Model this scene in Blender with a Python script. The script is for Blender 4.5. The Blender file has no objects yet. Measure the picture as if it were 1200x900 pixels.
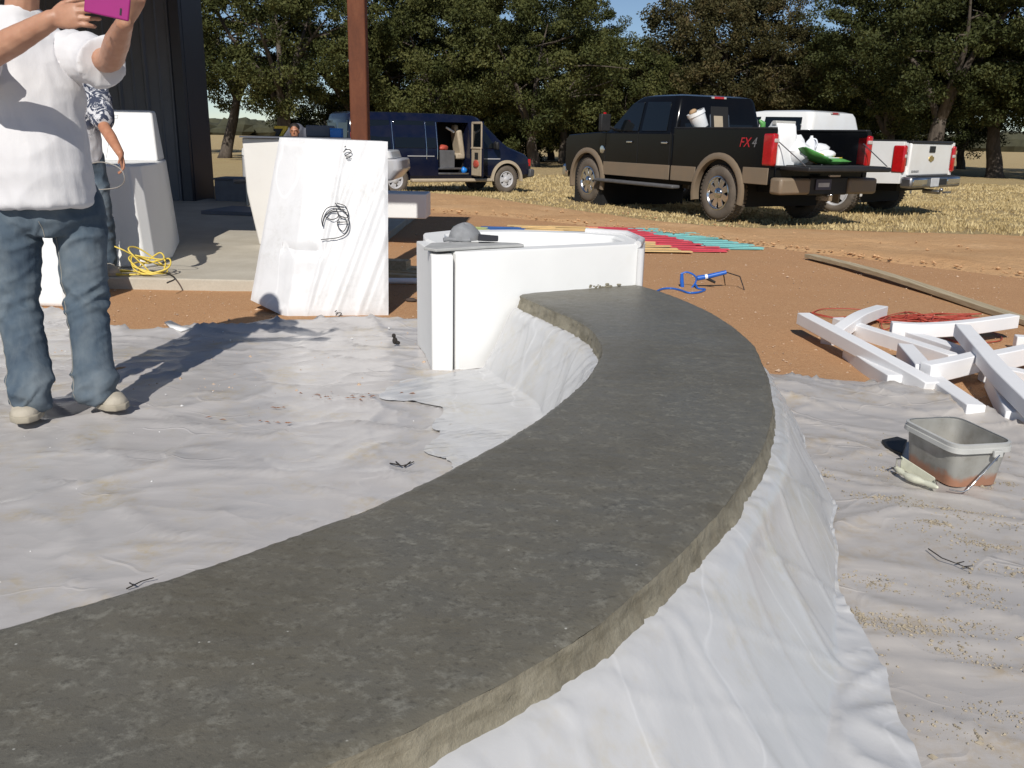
import bpy, bmesh, math, random
import numpy as np
from mathutils import Vector, Matrix, noise
rng = random.Random(7)
sc = bpy.context.scene
COL = sc.collection
R = math.radians

# ------------------------------------------------------------------ camera
FPX, CH = 1020.0, 1.22
PITCH, ROLL = math.atan(290 / FPX), R(1.2)
Fv = Vector((0, math.cos(PITCH), -math.sin(PITCH)))
R0 = Vector((1, 0, 0)); U0 = Vector((0, math.sin(PITCH), math.cos(PITCH)))
Rv = math.cos(ROLL) * R0 + math.sin(ROLL) * U0
Uv = -math.sin(ROLL) * R0 + math.cos(ROLL) * U0
cam_d = bpy.data.cameras.new('camera'); cam = bpy.data.objects.new('camera', cam_d); COL.objects.link(cam)
cam.matrix_world = Matrix(((Rv.x, Uv.x, -Fv.x, 0), (Rv.y, Uv.y, -Fv.y, 0), (Rv.z, Uv.z, -Fv.z, CH), (0, 0, 0, 1)))
cam_d.sensor_width = 36; cam_d.lens = FPX / 1200 * 36; cam_d.clip_end = 4000; cam_d.clip_start = 0.02
sc.camera = cam
# ------------------------------------------------------------------ sky, sun, exposure
SUN_EL, SUN_AZ = R(39.6), R(6.6)          # light travels towards +Y, a little to the right
world = bpy.data.worlds.new('World'); sc.world = world; world.use_nodes = True
wn = world.node_tree.nodes; wl = world.node_tree.links
bg = wn['Background']
sky = wn.new('ShaderNodeTexSky'); sky.sky_type = 'NISHITA'; sky.sun_disc = False
sky.sun_elevation = SUN_EL; sky.sun_rotation = R(186.6)
sky.air_density = 1.0; sky.dust_density = 0.0; sky.ozone_density = 2.0; sky.altitude = 2500
wl.new(sky.outputs[0], bg.inputs[0]); bg.inputs[1].default_value = 0.075
sun_d = bpy.data.lights.new('sun', 'SUN'); sun_d.energy = 4.3; sun_d.angle = R(0.53); sun_d.color = (1.0, 0.955, 0.88)
sun = bpy.data.objects.new('sun', sun_d); COL.objects.link(sun)
LDIR = Vector((math.sin(SUN_AZ) * math.cos(SUN_EL), math.cos(SUN_AZ) * math.cos(SUN_EL), -math.sin(SUN_EL)))
sun.rotation_euler = LDIR.to_track_quat('-Z', 'Y').to_euler(); sun.location = (-3, -20, 18)
sc.view_settings.view_transform = 'Standard'; sc.view_settings.look = 'None'
sc.view_settings.gamma = 1; sc.view_settings.exposure = 0.0
sc.render.engine = 'CYCLES'
try: sc.cycles.transparent_max_bounces = 16
except Exception: pass

# ------------------------------------------------------------------ helpers
def at(x, y, z=0.0):
    d = Fv + (x - 600) / FPX * Rv - (y - 450) / FPX * Uv
    return Vector((0, 0, CH)) + d * ((z - CH) / d.z)
def atY(x, y, Y):
    d = Fv + (x - 600) / FPX * Rv - (y - 450) / FPX * Uv
    return Vector((0, 0, CH)) + d * (Y / d.y)
def N(p, s=1.0): return noise.noise(Vector(p) * s)
def sst(a, b, x):
    t = min(1, max(0, (x - a) / (b - a))); return t * t * (3 - 2 * t)
def gz(x, y): return -0.3 * sst(18, 26, y)

def catmull(pts, n):
    pts = [Vector(p) for p in pts]; L = [0]
    for a, b in zip(pts, pts[1:]): L.append(L[-1] + (b - a).length)
    out = []
    P = [pts[0] * 2 - pts[1]] + pts + [pts[-1] * 2 - pts[-2]]
    for i in range(n):
        s = L[-1] * i / (n - 1); k = 0
        while k < len(pts) - 2 and s > L[k + 1]: k += 1
        t = (s - L[k]) / max(1e-9, L[k + 1] - L[k])
        p0, p1, p2, p3 = P[k:k + 4]
        out.append(0.5 * ((2 * p1) + (p2 - p0) * t + (2 * p0 - 5 * p1 + 4 * p2 - p3) * t * t + (3 * p1 - p0 - 3 * p2 + p3) * t ** 3))
    return out

class MB:
    def __init__(s): s.v = []; s.f = []
    def add(s, vs, fs):
        o = len(s.v); s.v += [Vector(v) for v in vs]; s.f += [[i + o for i in f] for f in fs]; return s
    def box(s, c, d, rot=None):
        x, y, z = d[0] / 2, d[1] / 2, d[2] / 2
        vs = [Vector((a, b, e)) for e in (-z, z) for b in (-y, y) for a in (-x, x)]
        if rot is not None: vs = [rot @ v for v in vs]
        return s.add([v + Vector(c) for v in vs], [(0, 2, 3, 1), (4, 5, 7, 6), (0, 1, 5, 4), (2, 6, 7, 3), (0, 4, 6, 2), (1, 3, 7, 5)])
    def loft(s, rings, cap=True, closed=True):
        n = len(rings[0]); o = len(s.v)
        for r in rings: s.v += [Vector(p) for p in r]
        for i in range(len(rings) - 1):
            for j in range(n if closed else n - 1):
                k = (j + 1) % n
                s.f.append([o + i * n + j, o + i * n + k, o + (i + 1) * n + k, o + (i + 1) * n + j])
        if cap:
            s.f.append([o + j for j in range(n)][::-1]); s.f.append([o + (len(rings) - 1) * n + j for j in range(n)])
        return s
    def tube(s, pts, rad, n=8, cap=True, round_ends=False):
        pts = [Vector(p) for p in pts]
        rs = list(rad) if isinstance(rad, (list, tuple)) else [rad] * len(pts)
        if round_ends:
            a, b = pts[0], pts[-1]; da = (pts[1] - a).normalized(); db = (b - pts[-2]).normalized(); ra, rb = rs[0], rs[-1]
            pts = [a - da * ra * .95, a - da * ra * .7] + pts + [b + db * rb * .7, b + db * rb * .95]
            rs = [ra * .3, ra * .72] + rs + [rb * .72, rb * .3]
        up = None; rings = []
        for i, p in enumerate(pts):
            t = (pts[min(i + 1, len(pts) - 1)] - pts[max(i - 1, 0)])
            t = t.normalized() if t.length > 1e-9 else Vector((0, 0, 1))
            if up is None: up = t.orthogonal().normalized()
            up = (up - t * up.dot(t)); up = up.normalized() if up.length > 1e-6 else t.orthogonal().normalized()
            w = t.cross(up)
            rings.append([p + (up * math.cos(a) + w * math.sin(a)) * rs[i] for a in (2 * math.pi * k / n for k in range(n))])
        return s.loft(rings, cap)
    def lathe(s, prof, axis='y', c=(0, 0, 0), n=24):
        c = Vector(c); rings = []
        for r, h in prof:
            ring = []
            for k in range(n):
                a = 2 * math.pi * k / n; u, w = r * math.cos(a), r * math.sin(a)
                ring.append(c + (Vector((u, h, w)) if axis == 'y' else Vector((u, w, h)) if axis == 'z' else Vector((h, u, w))))
            rings.append(ring)
        return s.loft(rings, False)
    def prism(s, prof, y0, y1, axis='y'):
        n = len(prof); f = (lambda a, b, h: (a, h, b)) if axis == 'y' else (lambda a, b, h: (a, b, h)) if axis == 'z' else (lambda a, b, h: (h, a, b))
        vs = [f(a, b, y0) for a, b in prof] + [f(a, b, y1) for a, b in prof]
        fs = [list(range(n)), list(range(2 * n - 1, n - 1, -1))] + [[i, i + n, (i + 1) % n + n, (i + 1) % n] for i in range(n)]
        return s.add(vs, fs)
    def ell(s, c, rad, rot=None, nu=14, nv=9):
        rings = []
        for i in range(1, nv):
            th = math.pi * i / nv
            ring = []
            for k in range(nu):
                a = 2 * math.pi * k / nu
                v = Vector((rad[0] * math.sin(th) * math.cos(a), rad[1] * math.sin(th) * math.sin(a), -rad[2] * math.cos(th)))
                ring.append((rot @ v if rot is not None else v) + Vector(c))
            rings.append(ring)
        return s.loft(rings, True)
    def mesh(s, name):
        me = bpy.data.meshes.new(name); me.from_pydata(s.v, [], s.f)
        bm = bmesh.new(); bm.from_mesh(me); bmesh.ops.recalc_face_normals(bm, faces=bm.faces); bm.to_mesh(me); bm.free()
        return me
    def build(s, name, mat, parent=None, smooth=35, bevel=0, bseg=2, world=True, sub=0):
        if parent is not None and world:
            o = Vector(parent.location)
            if parent.parent is not None: o = o + Vector(parent.parent.location)
            s.v = [v - o for v in s.v]
        me = s.mesh(name)
        return finish(name, me, mat, parent, smooth, bevel, bseg)

def finish(name, me, mat, parent=None, smooth=35, bevel=0, bseg=2):
    ob = bpy.data.objects.new(name, me); COL.objects.link(ob); ob.parent = parent
    if mat is not None: me.materials.append(M[mat])
    if bevel:
        m = ob.modifiers.new('bevel', 'BEVEL'); m.width = bevel; m.segments = bseg; m.limit_method = 'ANGLE'; m.angle_limit = R(28)
        m.harden_normals = False
    if smooth:
        me.shade_smooth()
        if smooth < 180: me.set_sharp_from_angle(angle=R(smooth))
    return ob

def tag(o, label, cat, group=None, kind=None):
    if label: o['label'] = label
    if cat: o['category'] = cat
    if group: o['group'] = group
    if kind: o['kind'] = kind
    return o
def thing(name, loc, label, cat, group=None, rz=0):
    o = bpy.data.objects.new(name, None); COL.objects.link(o); o.location = loc; o.rotation_euler = (0, 0, rz)
    o.empty_display_size = .1
    return tag(o, label, cat, group)
def struct(o): o['kind'] = 'structure'; return o
def evaluated(me, mods):
    ob = bpy.data.objects.new('tmp', me); COL.objects.link(ob)
    for fn in mods: fn(ob)
    bpy.context.view_layer.update()
    dg = bpy.context.evaluated_depsgraph_get()
    out = bpy.data.meshes.new_from_object(ob.evaluated_get(dg)); bpy.data.objects.remove(ob)
    return out
def remesh(mb, voxel, it=4):
    def a(o): m = o.modifiers.new('r', 'REMESH'); m.mode = 'VOXEL'; m.voxel_size = voxel
    def b(o): m = o.modifiers.new('s', 'SMOOTH'); m.factor = .5; m.iterations = it
    return evaluated(mb.mesh('tmp'), [a, b])
def displace(me, fn):
    me.update()
    nn = [v.normal.copy() for v in me.vertices]
    for v, n in zip(me.vertices, nn): v.co = v.co + n * fn(v.co, n)
    me.update()
def text_mesh(txt, size, ext=.001, shear=0):
    cu = bpy.data.curves.new('t', 'FONT'); cu.body = txt; cu.size = size; cu.extrude = ext; cu.shear = shear; cu.align_x = 'CENTER'; cu.align_y = 'CENTER'
    ob = bpy.data.objects.new('t', cu); COL.objects.link(ob); bpy.context.view_layer.update()
    me = bpy.data.meshes.new_from_object(ob.evaluated_get(bpy.context.evaluated_depsgraph_get())); bpy.data.objects.remove(ob)
    return me

# ------------------------------------------------------------------ materials
M = {}
class NT:
    def __init__(s, name):
        m = bpy.data.materials.new(name); m.use_nodes = True; M[name] = m; s.m = m; s.t = m.node_tree; s.n = s.t.nodes
        s.b = s.n['Principled BSDF']; s.out = s.n['Material Output']; s.tc = s.n.new('ShaderNodeTexCoord')
    def l(s, a, b): s.t.links.new(a, b)
    def noise(s, scale, detail=4, rough=.55, coord='Object', sc=None, dist=0):
        n = s.n.new('ShaderNodeTexNoise'); n.inputs['Scale'].default_value = scale; n.inputs['Detail'].default_value = detail
        n.inputs['Roughness'].default_value = rough; n.inputs['Distortion'].default_value = dist
        src = s.tc.outputs[coord]
        if sc:
            mp = s.n.new('ShaderNodeMapping'); mp.inputs['Scale'].default_value = sc[:3]
            if len(sc) > 3: mp.inputs['Rotation'].default_value = (0, 0, sc[3])
            s.l(src, mp.inputs[0]); src = mp.outputs[0]
        s.l(src, n.inputs['Vector']); return n.outputs['Fac']
    def voro(s, scale, feature='F1', out='Distance', coord='Object'):
        n = s.n.new('ShaderNodeTexVoronoi'); n.inputs['Scale'].default_value = scale; n.feature = feature
        s.l(s.tc.outputs[coord], n.inputs['Vector']); return n.outputs[out]
    def ramp(s, fac, stops):
        n = s.n.new('ShaderNodeValToRGB'); e = n.color_ramp.elements
        while len(e) < len(stops): e.new(.5)
        for x, (p, c) in zip(e, stops):
            x.position = p; x.color = (*c, 1) if not isinstance(c, (int, float)) else (c, c, c, 1)
        s.l(fac, n.inputs[0]); return n.outputs[0]
    def mix(s, fac, a, b, mode='MIX'):
        n = s.n.new('ShaderNodeMix'); n.data_type = 'RGBA'; n.blend_type = mode
        for v, k in ((fac, 0), (a, 6), (b, 7)):
            if hasattr(v, 'links'): s.l(v, n.inputs[k])
            elif k == 0: n.inputs[0].default_value = v
            else: n.inputs[k].default_value = (*v, 1)
        return n.outputs[2]
    def math(s, op, a, b=0.0):
        n = s.n.new('ShaderNodeMath'); n.operation = op
        for i, v in enumerate((a, b)):
            if hasattr(v, 'links'): s.l(v, n.inputs[i])
            else: n.inputs[i].default_value = v
        return n.outputs[0]
    def bump(s, h, strength=.3, dist=.01, prev=None):
        n = s.n.new('ShaderNodeBump'); n.inputs['Strength'].default_value = strength; n.inputs['Distance'].default_value = dist
        s.l(h, n.inputs['Height'])
        if prev is not None: s.l(prev, n.inputs['Normal'])
        s.l(n.outputs[0], s.b.inputs['Normal']); return n.outputs[0]
    def col(s, c):
        if hasattr(c, 'links'): s.l(c, s.b.inputs['Base Color'])
        else: s.b.inputs['Base Color'].default_value = (*c, 1)
        return s
    def set(s, **k):
        for a, v in k.items():
            i = s.b.inputs[{'rough': 'Roughness', 'metal': 'Metallic', 'spec': 'Specular IOR Level', 'coat': 'Coat Weight', 'trans': 'Transmission Weight', 'ior': 'IOR', 'alpha': 'Alpha', 'coatr': 'Coat Roughness', 'sss': 'Subsurface Weight', 'sheen': 'Sheen Weight'}[a]]
            if hasattr(v, 'links'): s.l(v, i)
            else: i.default_value = v
        return s
def simple(name, c, rough=.6, metal=0, var=.15, scale=8, bumps=0, **k):
    t = NT(name); n = t.noise(scale, 5)
    t.col(t.ramp(n, [(.25, tuple(x * (1 - var) for x in c)), (.75, tuple(min(1, x * (1 + var)) for x in c))])).set(rough=rough, metal=metal, **k)
    if bumps: t.bump(t.noise(scale * 6, 6), bumps, .01)
    return t

# ground
t = NT('orange_gravel')
g1 = t.noise(150, 3, .75); g2 = t.noise(1.3, 5); g3 = t.voro(140); g4 = t.noise(34, 5, .7)
c = t.ramp(g1, [(.30, (.21, .10, .042)), (.45, (.47, .265, .135)), (.60, (.58, .355, .195)), (.74, (.73, .53, .34))])
c = t.mix(t.ramp(g2, [(.35, 0), (.7, .5)]), c, (.47, .26, .13))
c = t.mix(t.ramp(g4, [(.38, 0), (.62, .5)]), c, (.42, .225, .115))
t.col(c).set(rough=.95, spec=.15); b = t.bump(g3, .5, .004); t.bump(g4, .5, .02, b)
t = NT('tan_dirt')
g1 = t.noise(90, 4, .7); g2 = t.noise(.9, 6); g4 = t.noise(9, 6, .65)
c = t.ramp(g2, [(.3, (.54, .315, .155)), (.55, (.62, .385, .20)), (.75, (.68, .45, .255))])
c = t.mix(t.ramp(g4, [(.45, 0), (.8, .6)]), c, (.45, .275, .155))
c = t.mix(t.ramp(g1, [(.35, .35), (.6, 0)]), c, (.30, .17, .09))
t.col(c).set(rough=.95, spec=.1); b = t.bump(g4, .6, .06); t.bump(g1, .5, .01, b)
t = NT('dry_grass_ground')
g1 = t.noise(24, 6, .75, sc=(1, .5, 1)); g2 = t.noise(.35, 6, .6); g3 = t.noise(3, 5, .6)
c = t.ramp(g1, [(.25, (.27, .19, .09)), (.5, (.46, .355, .185)), (.75, (.60, .49, .28))])
c = t.mix(t.ramp(g2, [(.4, 0), (.7, .55)]), c, (.42, .29, .16))
c = t.mix(t.ramp(g3, [(.5, 0), (.8, .5)]), c, (.55, .43, .23))
t.col(c).set(rough=.95, spec=.1); t.bump(g1, .9, .06)
t = NT('grass_blade')
g = t.noise(1.5, 4)
t.col(t.ramp(g, [(.3, (.36, .265, .12)), (.55, (.54, .425, .22)), (.75, (.64, .54, .32))])).set(rough=.8, spec=.2)
t = NT('patio_concrete')
g1 = t.noise(2.2, 6, .6); g2 = t.noise(60, 4, .7)
c = t.ramp(g1, [(.3, (.42, .38, .31)), (.7, (.56, .52, .44))]); c = t.mix(t.ramp(g2, [(.4, .25), (.6, 0)]), c, (.35, .31, .25))
t.col(c).set(rough=.85, spec=.25); t.bump(g2, .25, .004)

# wet concrete bench top
t = NT('wet_concrete')
n0 = t.noise(3.2, 4, .55); n1 = t.noise(22, 5, .74, sc=(1, 1.15, 1, R(20))); n2 = t.noise(75, 4, .7, sc=(1, 1.1, 1, R(-30))); n3 = t.noise(230, 3, .6)
base = t.ramp(n0, [(.3, (.112, .100, .073)), (.5, (.140, .127, .097)), (.7, (.122, .115, .095))])
pat = t.math('MULTIPLY', t.ramp(n1, [(.50, 0), (.62, 1)]), t.ramp(n2, [(.40, 0), (.56, 1)]))
pat = t.math('MULTIPLY', pat, t.ramp(n0, [(.3, .35), (.62, 1)]))
arc = t.noise(5, 4, .6, sc=(.35, 3.0, 1, R(-35)), dist=.5); base = t.mix(t.ramp(arc, [(.40, .35), (.5, 0), (.62, .35)]), base, (.15, .142, .118)); big = t.noise(1.7, 3, .5, dist=.4); base = t.mix(t.ramp(big, [(.52, 0), (.62, .45)]), base, (.145, .139, .118))
c = t.mix(t.math('MULTIPLY', pat, .62), base, (.26, .25, .21))
c = t.mix(t.ramp(n2, [(.3, .5), (.45, 0)]), c, (.058, .052, .041))
vs_ = t.voro(34); sp = t.math('MULTIPLY', t.ramp(vs_, [(.05, 1), (.09, 0)]), t.ramp(t.noise(11, 2), [(.60, 0), (.64, 1)]))
c = t.mix(sp, c, (.42, .41, .37))
t.col(c).set(rough=t.ramp(n1, [(.35, .36), (.65, .52)]), spec=.42)
b = t.bump(n1, .35, .006); b = t.bump(n2, .35, .003, b); t.bump(n3, .25, .001, b)
t = NT('damp_mortar')
n1 = t.noise(14, 6, .7); n2 = t.noise(80, 5, .7); n3 = t.noise(9, 5, .6, sc=(1, 1, 4))
c = t.ramp(n1, [(.3, (.17, .15, .108)), (.6, (.27, .245, .185)), (.8, (.33, .30, .235))])
c = t.mix(t.ramp(n3, [(.35, .6), (.5, 0)]), c, (.13, .115, .08))
t.col(c).set(rough=.7, spec=.35); b = t.bump(n1, .6, .012); t.bump(n2, .5, .004, b)

# foam and plastic
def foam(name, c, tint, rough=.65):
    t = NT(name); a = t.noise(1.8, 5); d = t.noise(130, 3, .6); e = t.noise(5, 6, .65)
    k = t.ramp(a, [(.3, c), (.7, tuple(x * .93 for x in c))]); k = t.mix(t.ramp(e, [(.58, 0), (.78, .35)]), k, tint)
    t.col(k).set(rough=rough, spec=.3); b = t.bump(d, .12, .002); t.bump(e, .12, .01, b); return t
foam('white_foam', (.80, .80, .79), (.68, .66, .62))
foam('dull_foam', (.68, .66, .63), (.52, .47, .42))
foam('bench_foam', (.80, .80, .79), (.66, .63, .6))
t = foam('strip_foam', (.83, .83, .84), (.62, .58, .56))
def film(name, c, alpha, stain, rough=.32, fold=.45, sc=(1, 1, 1), flat=False):
    t = NT(name); a = t.noise(2.2, 3, .6, dist=.6); st = t.noise(3.1, 5, .7); s2 = t.noise(27, 3, .7)
    if flat:
        w1 = t.math('ADD', t.noise(1.6, 3, .6, sc=(.5, 3.2, 1, R(25))), t.math('ADD', t.noise(1.5, 3, .6, sc=(.5, 3.4, 1, R(-38))), t.noise(1.7, 3, .6, sc=(.4, 3.0, 1, R(4)))))
        w1 = t.math('MULTIPLY', w1, .333); w2 = t.noise(9, 3, .6, sc=(.4, 2.4, 1, R(12)))
    else: w1 = t.noise(5, 4, .5, sc=sc, dist=.3); w2 = t.noise(22, 4, .6, sc=sc, dist=.3)
    k = t.ramp(a, [(.3, c), (.72, tuple(min(1, x * 1.10) for x in c))])
    k = t.mix(t.ramp(w1, [(.42, .28), (.5, 0), (.58, .25)]), k, tuple(x * 1.22 for x in c))
    m = t.math('MULTIPLY', t.ramp(st, [(.51, 0), (.68, .9)]), t.ramp(s2, [(.40, .15), (.6, 1)]))
    k = t.mix(m, k, stain)
    if not flat:
        ln = t.noise(2.4, 2, .4, sc=(1, 1, .3, R(15)), dist=.15); k = t.mix(t.ramp(ln, [(.490, 0), (.5, .35), (.508, 0)]), k, tuple(min(1, x * 1.45) for x in c))
    t.col(k).set(rough=rough, spec=.45, alpha=alpha)
    if flat:
        nz = t.n.new('ShaderNodeTexNoise'); nz.inputs['Scale'].default_value = 1.3; nz.inputs['Detail'].default_value = 3; t.l(t.tc.outputs['Object'], nz.inputs['Vector'])
        va = t.n.new('ShaderNodeVectorMath'); va.operation = 'MULTIPLY_ADD'; t.l(nz.outputs['Color'], va.inputs[0]); va.inputs[1].default_value = (.9, .9, .9); t.l(t.tc.outputs['Object'], va.inputs[2])
        def fac(scale, rot):
            mp = t.n.new('ShaderNodeMapping'); mp.inputs['Scale'].default_value = (.55, 1.2, 1); mp.inputs['Rotation'].default_value = (0, 0, rot); t.l(va.outputs[0], mp.inputs[0])
            v = t.n.new('ShaderNodeTexVoronoi'); v.inputs['Scale'].default_value = scale; t.l(mp.outputs[0], v.inputs['Vector']); return v.outputs['Distance']
        b = t.bump(fac(2.2, .5), .10, .12); b = t.bump(fac(6.5, -.7), .12, .03, b); b = t.bump(w2, .10, .008, b)
        mp = t.n.new('ShaderNodeMapping'); mp.inputs['Scale'].default_value = (.45, 1.5, 1); mp.inputs['Rotation'].default_value = (0, 0, .35); t.l(va.outputs[0], mp.inputs[0])
        ve = t.n.new('ShaderNodeTexVoronoi'); ve.feature = 'DISTANCE_TO_EDGE'; ve.inputs['Scale'].default_value = 2.1; t.l(mp.outputs[0], ve.inputs['Vector'])
        ridge = t.math('MULTIPLY', t.ramp(ve.outputs['Distance'], [(.0, 1), (.022, 0)]), t.ramp(t.noise(1.9, 2), [(.50, 0), (.60, 1)]))
        t.bump(ridge, .22, .010, b); k2 = t.mix(t.math('MULTIPLY', ridge, .14), k, tuple(x * 1.5 for x in c)); t.col(k2); return t
    b = t.bump(w1, fold, .03); t.bump(w2, fold * .7, .008, b); return t
film('ground_film', (.455, .435, .425), 1.0, (.48, .41, .30), .26, .13, flat=True)
film('crumb_film', (.43, .402, .378), 1.0, (.40, .32, .215), .28, .13, flat=True)
film('skirt_film', (.485, .485, .49), 1.0, (.50, .47, .41), .25, .10, (1, 1, .18))
film('hem_film', (.64, .64, .63), .95, (.56, .52, .43), .35, .2, (1, 1, 1))
film('wrap_film', (.62, .615, .62), 1.0, (.57, .56, .55), .35, .22, (1, 1, .3))

# metals, paint, glass
def paint(name, c, rough=.25, coat=.8, dust=(.3, .22, .15), amt=.25):
    t = NT(name); n = t.noise(3, 6, .6); k = t.mix(t.ramp(n, [(.4, 0), (.8, amt)]), c, dust)
    t.col(k).set(rough=t.ramp(n, [(.3, rough), (.8, rough + .08)]), coat=coat, spec=.5 if c[0] > .02 else .22, coatr=.08); return t
paint('black_paint', (.004, .0045, .006), .12, 0, (.012, .010, .008), .2)
paint('white_paint', (.80, .80, .79), .3, .6, (.6, .52, .42), .25)
paint('blue_paint', (.004, .007, .024), .14, .3, (.06, .05, .05), .2)
paint('tan_paint', (.20, .155, .108), .5, .2, (.26, .18, .115), .5)
paint('silver_paint', (.5, .5, .52), .35, .5, (.4, .36, .32), .3)
simple('chrome', (.65, .65, .66), .18, 1, .1); simple('dull_metal', (.34, .34, .35), .4, 1, .2)
simple('tyre_rubber', (.045, .041, .037), .85, 0, .4, 6, .3); simple('dusty_rubber', (.12, .098, .078), .9, 0, .35, 5, .3)
simple('black_plastic', (.015, .015, .016), .55, 0, .3); simple('dark_interior', (.008, .008, .009), .8)
simple('grey_plastic', (.10, .10, .105), .6, 0, .2); simple('tan_trim', (.40, .33, .24), .7, 0, .12)
simple('red_lens', (.42, .008, .01), .15, 0, .2, 30, coat=.6); simple('clear_lens', (.48, .44, .42), .15, 0, .1, coat=.5); simple('amber_lens', (.7, .28, .03), .2)
t = NT('dark_glass'); t.col((.006, .008, .010)).set(rough=.06, spec=.6)
t = NT('grey_glass'); t.col((.035, .045, .05)).set(rough=.08, spec=.7)
simple('badge_red', (.45, .02, .03), .3); simple('badge_grey', (.16, .16, .17), .4); simple('gold_badge', (.45, .33, .12), .35, .6)
t = NT('rust_steel'); n = t.noise(5, 7, .7, sc=(1, 1, .3)); n2 = t.noise(50, 4, .7)
c = t.ramp(n, [(.3, (.075, .026, .014)), (.55, (.135, .045, .021)), (.75, (.19, .072, .034))]); t.col(t.mix(t.ramp(n2, [(.5, 0), (.8, .4)]), c, (.05, .02, .013))).set(rough=.75, spec=.3); t.bump(n2, .3, .003)
simple('navy_siding', (.085, .092, .115), .42, .0, .12, 3, spec=.5); simple('navy_trim', (.024, .027, .04), .45, 0, .1)
simple('roof_metal', (.30, .30, .31), .5, .4, .1)
t = NT('pine_wood'); n = t.noise(3, 6, .6, sc=(.6, 14, 14)); n2 = t.noise(40, 4)
t.col(t.ramp(n, [(.3, (.42, .30, .15)), (.55, (.58, .45, .26)), (.75, (.66, .54, .34))])).set(rough=.75); t.bump(n, .2, .004)
t = NT('grey_wood'); n = t.noise(3, 6, .6, sc=(14, .6, 14))
t.col(t.ramp(n, [(.3, (.33, .26, .16)), (.55, (.46, .38, .25)), (.75, (.54, .46, .32))])).set(rough=.8); t.bump(n, .2, .004)
simple('black_marker', (.012, .012, .014), .6); simple('pencil', (.35, .35, .36), .8)
simple('yellow_cord', (.72, .55, .10), .45, 0, .1); simple('red_cord', (.42, .07, .045), .55, 0, .25, 20); simple('grey_cable', (.30, .28, .25), .5)
simple('blue_tool', (.015, .12, .50), .35, 0, .15, 30, coat=.3); simple('blue_box', (.01, .19, .62), .4, 0, .08)
simple('yellow_tool', (.75, .5, .03), .4, 0, .1); simple('grey_case', (.12, .13, .16), .6); simple('cap_grey', (.24, .245, .255), .9, 0, .18, 25, .2)
simple('grey_board', (.40, .40, .39), .8, 0, .15, 12, .1)
t = NT('tub_plastic'); n = t.noise(9, 6, .65); n2 = t.noise(45, 4, .7)
c = t.ramp(n, [(.32, (.22, .21, .185)), (.5, (.34, .335, .31)), (.72, (.44, .435, .41))])
c = t.mix(t.ramp(n2, [(.55, 0), (.75, .4)]), c, (.25, .235, .20))
zs = t.n.new('ShaderNodeSeparateXYZ'); t.l(t.tc.outputs['Object'], zs.inputs[0]); lvl = t.math('ADD', zs.outputs[2], t.math('MULTIPLY', t.noise(13, 5, .65), -.085))
c = t.mix(t.ramp(t.math('MULTIPLY', t.math('ADD', lvl, .05), 10), [(.42, .85), (.62, 0)]), c, (.40, .18, .10))
t.col(c).set(rough=.4, spec=.4, alpha=t.ramp(n, [(.3, .95), (.8, .62)]))
simple('tub_rim', (.50, .50, .48), .4, 0, .1, alpha=.9); simple('red_mud', (.40, .17, .095), .8, 0, .35, 16, .3)
simple('trowel_plastic', (.62, .62, .50), .4, 0, .2, 20)
simple('mortar_crumb', (.34, .29, .215), .9, 0, .4, 20); simple('twig_bark', (.022, .018, .016), .9); simple('leaf_litter', (.32, .13, .05), .8)
simple('clod', (.50, .30, .155), .95, 0, .35, 9); simple('pebble', (.50, .36, .25), .9, 0, .4, 15); simple('dark_stone', (.07, .05, .04), .9)
for nm, c in (('teal', (.22, .52, .50)), ('red', (.62, .07, .10)), ('yellow', (.72, .50, .23)), ('blue', (.045, .13, .36)), ('lime', (.50, .55, .22))):
    simple('slat_' + nm, c, .55, 0, .25, 3, .1)
# people
t = NT('skin'); n = t.noise(18, 5); t.col(t.ramp(n, [(.3, (.40, .20, .125)), (.7, (.50, .27, .175))])).set(rough=.5, sss=.05); t.bump(t.noise(160, 3), .08, .002)
t = NT('skin_tan'); n = t.noise(18, 5); t.col(t.ramp(n, [(.3, (.36, .155, .085)), (.7, (.46, .215, .125))])).set(rough=.5, sss=.05)
simple('nail', (.62, .42, .33), .3)
t = NT('white_tee'); n = t.noise(3, 5); n2 = t.noise(9, 5, .6, sc=(1, 1, .5)); t.col(t.ramp(n, [(.3, (.64, .63, .645)), (.7, (.70, .69, .695))])).set(rough=.9, spec=.1, sheen=.1); b = t.bump(n2, .25, .02); t.bump(t.noise(500, 2), .1, .001, b)
t = NT('print_tee'); v = t.noise(16, 6, .7, dist=1.5); z = t.n.new('ShaderNodeSeparateXYZ'); t.l(t.tc.outputs['Object'], z.inputs[0])
zz = t.ramp(z.outputs[2], [(0, 0), (.02, 0)])
mr = t.n.new('ShaderNodeMapRange'); mr.inputs[1].default_value = 1.02; mr.inputs[2].default_value = 1.14; t.l(z.outputs[2], mr.inputs[0])
ink = t.math('MULTIPLY', t.ramp(v, [(.47, 0), (.51, 1)]), mr.outputs[0])
t.col(t.mix(ink, (.62, .62, .64), (.055, .065, .10))).set(rough=.9, spec=.1); t.bump(t.noise(9, 5), .25, .02)
simple('grey_tee', (.10, .105, .13), .9, 0, .15)
t = NT('denim'); n = t.noise(4, 5, .6); n2 = t.noise(10, 5, .6, sc=(1, 1, .4)); n3 = t.noise(400, 2)
c = t.ramp(n, [(.3, (.046, .066, .094)), (.5, (.088, .118, .150)), (.72, (.17, .20, .225))]); c = t.mix(t.ramp(n2, [(.45, 0), (.75, .5)]), c, (.20, .225, .235))
t.col(c).set(rough=.9, spec=.1); b = t.bump(n2, .4, .02); t.bump(n3, .3, .001, b)
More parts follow.
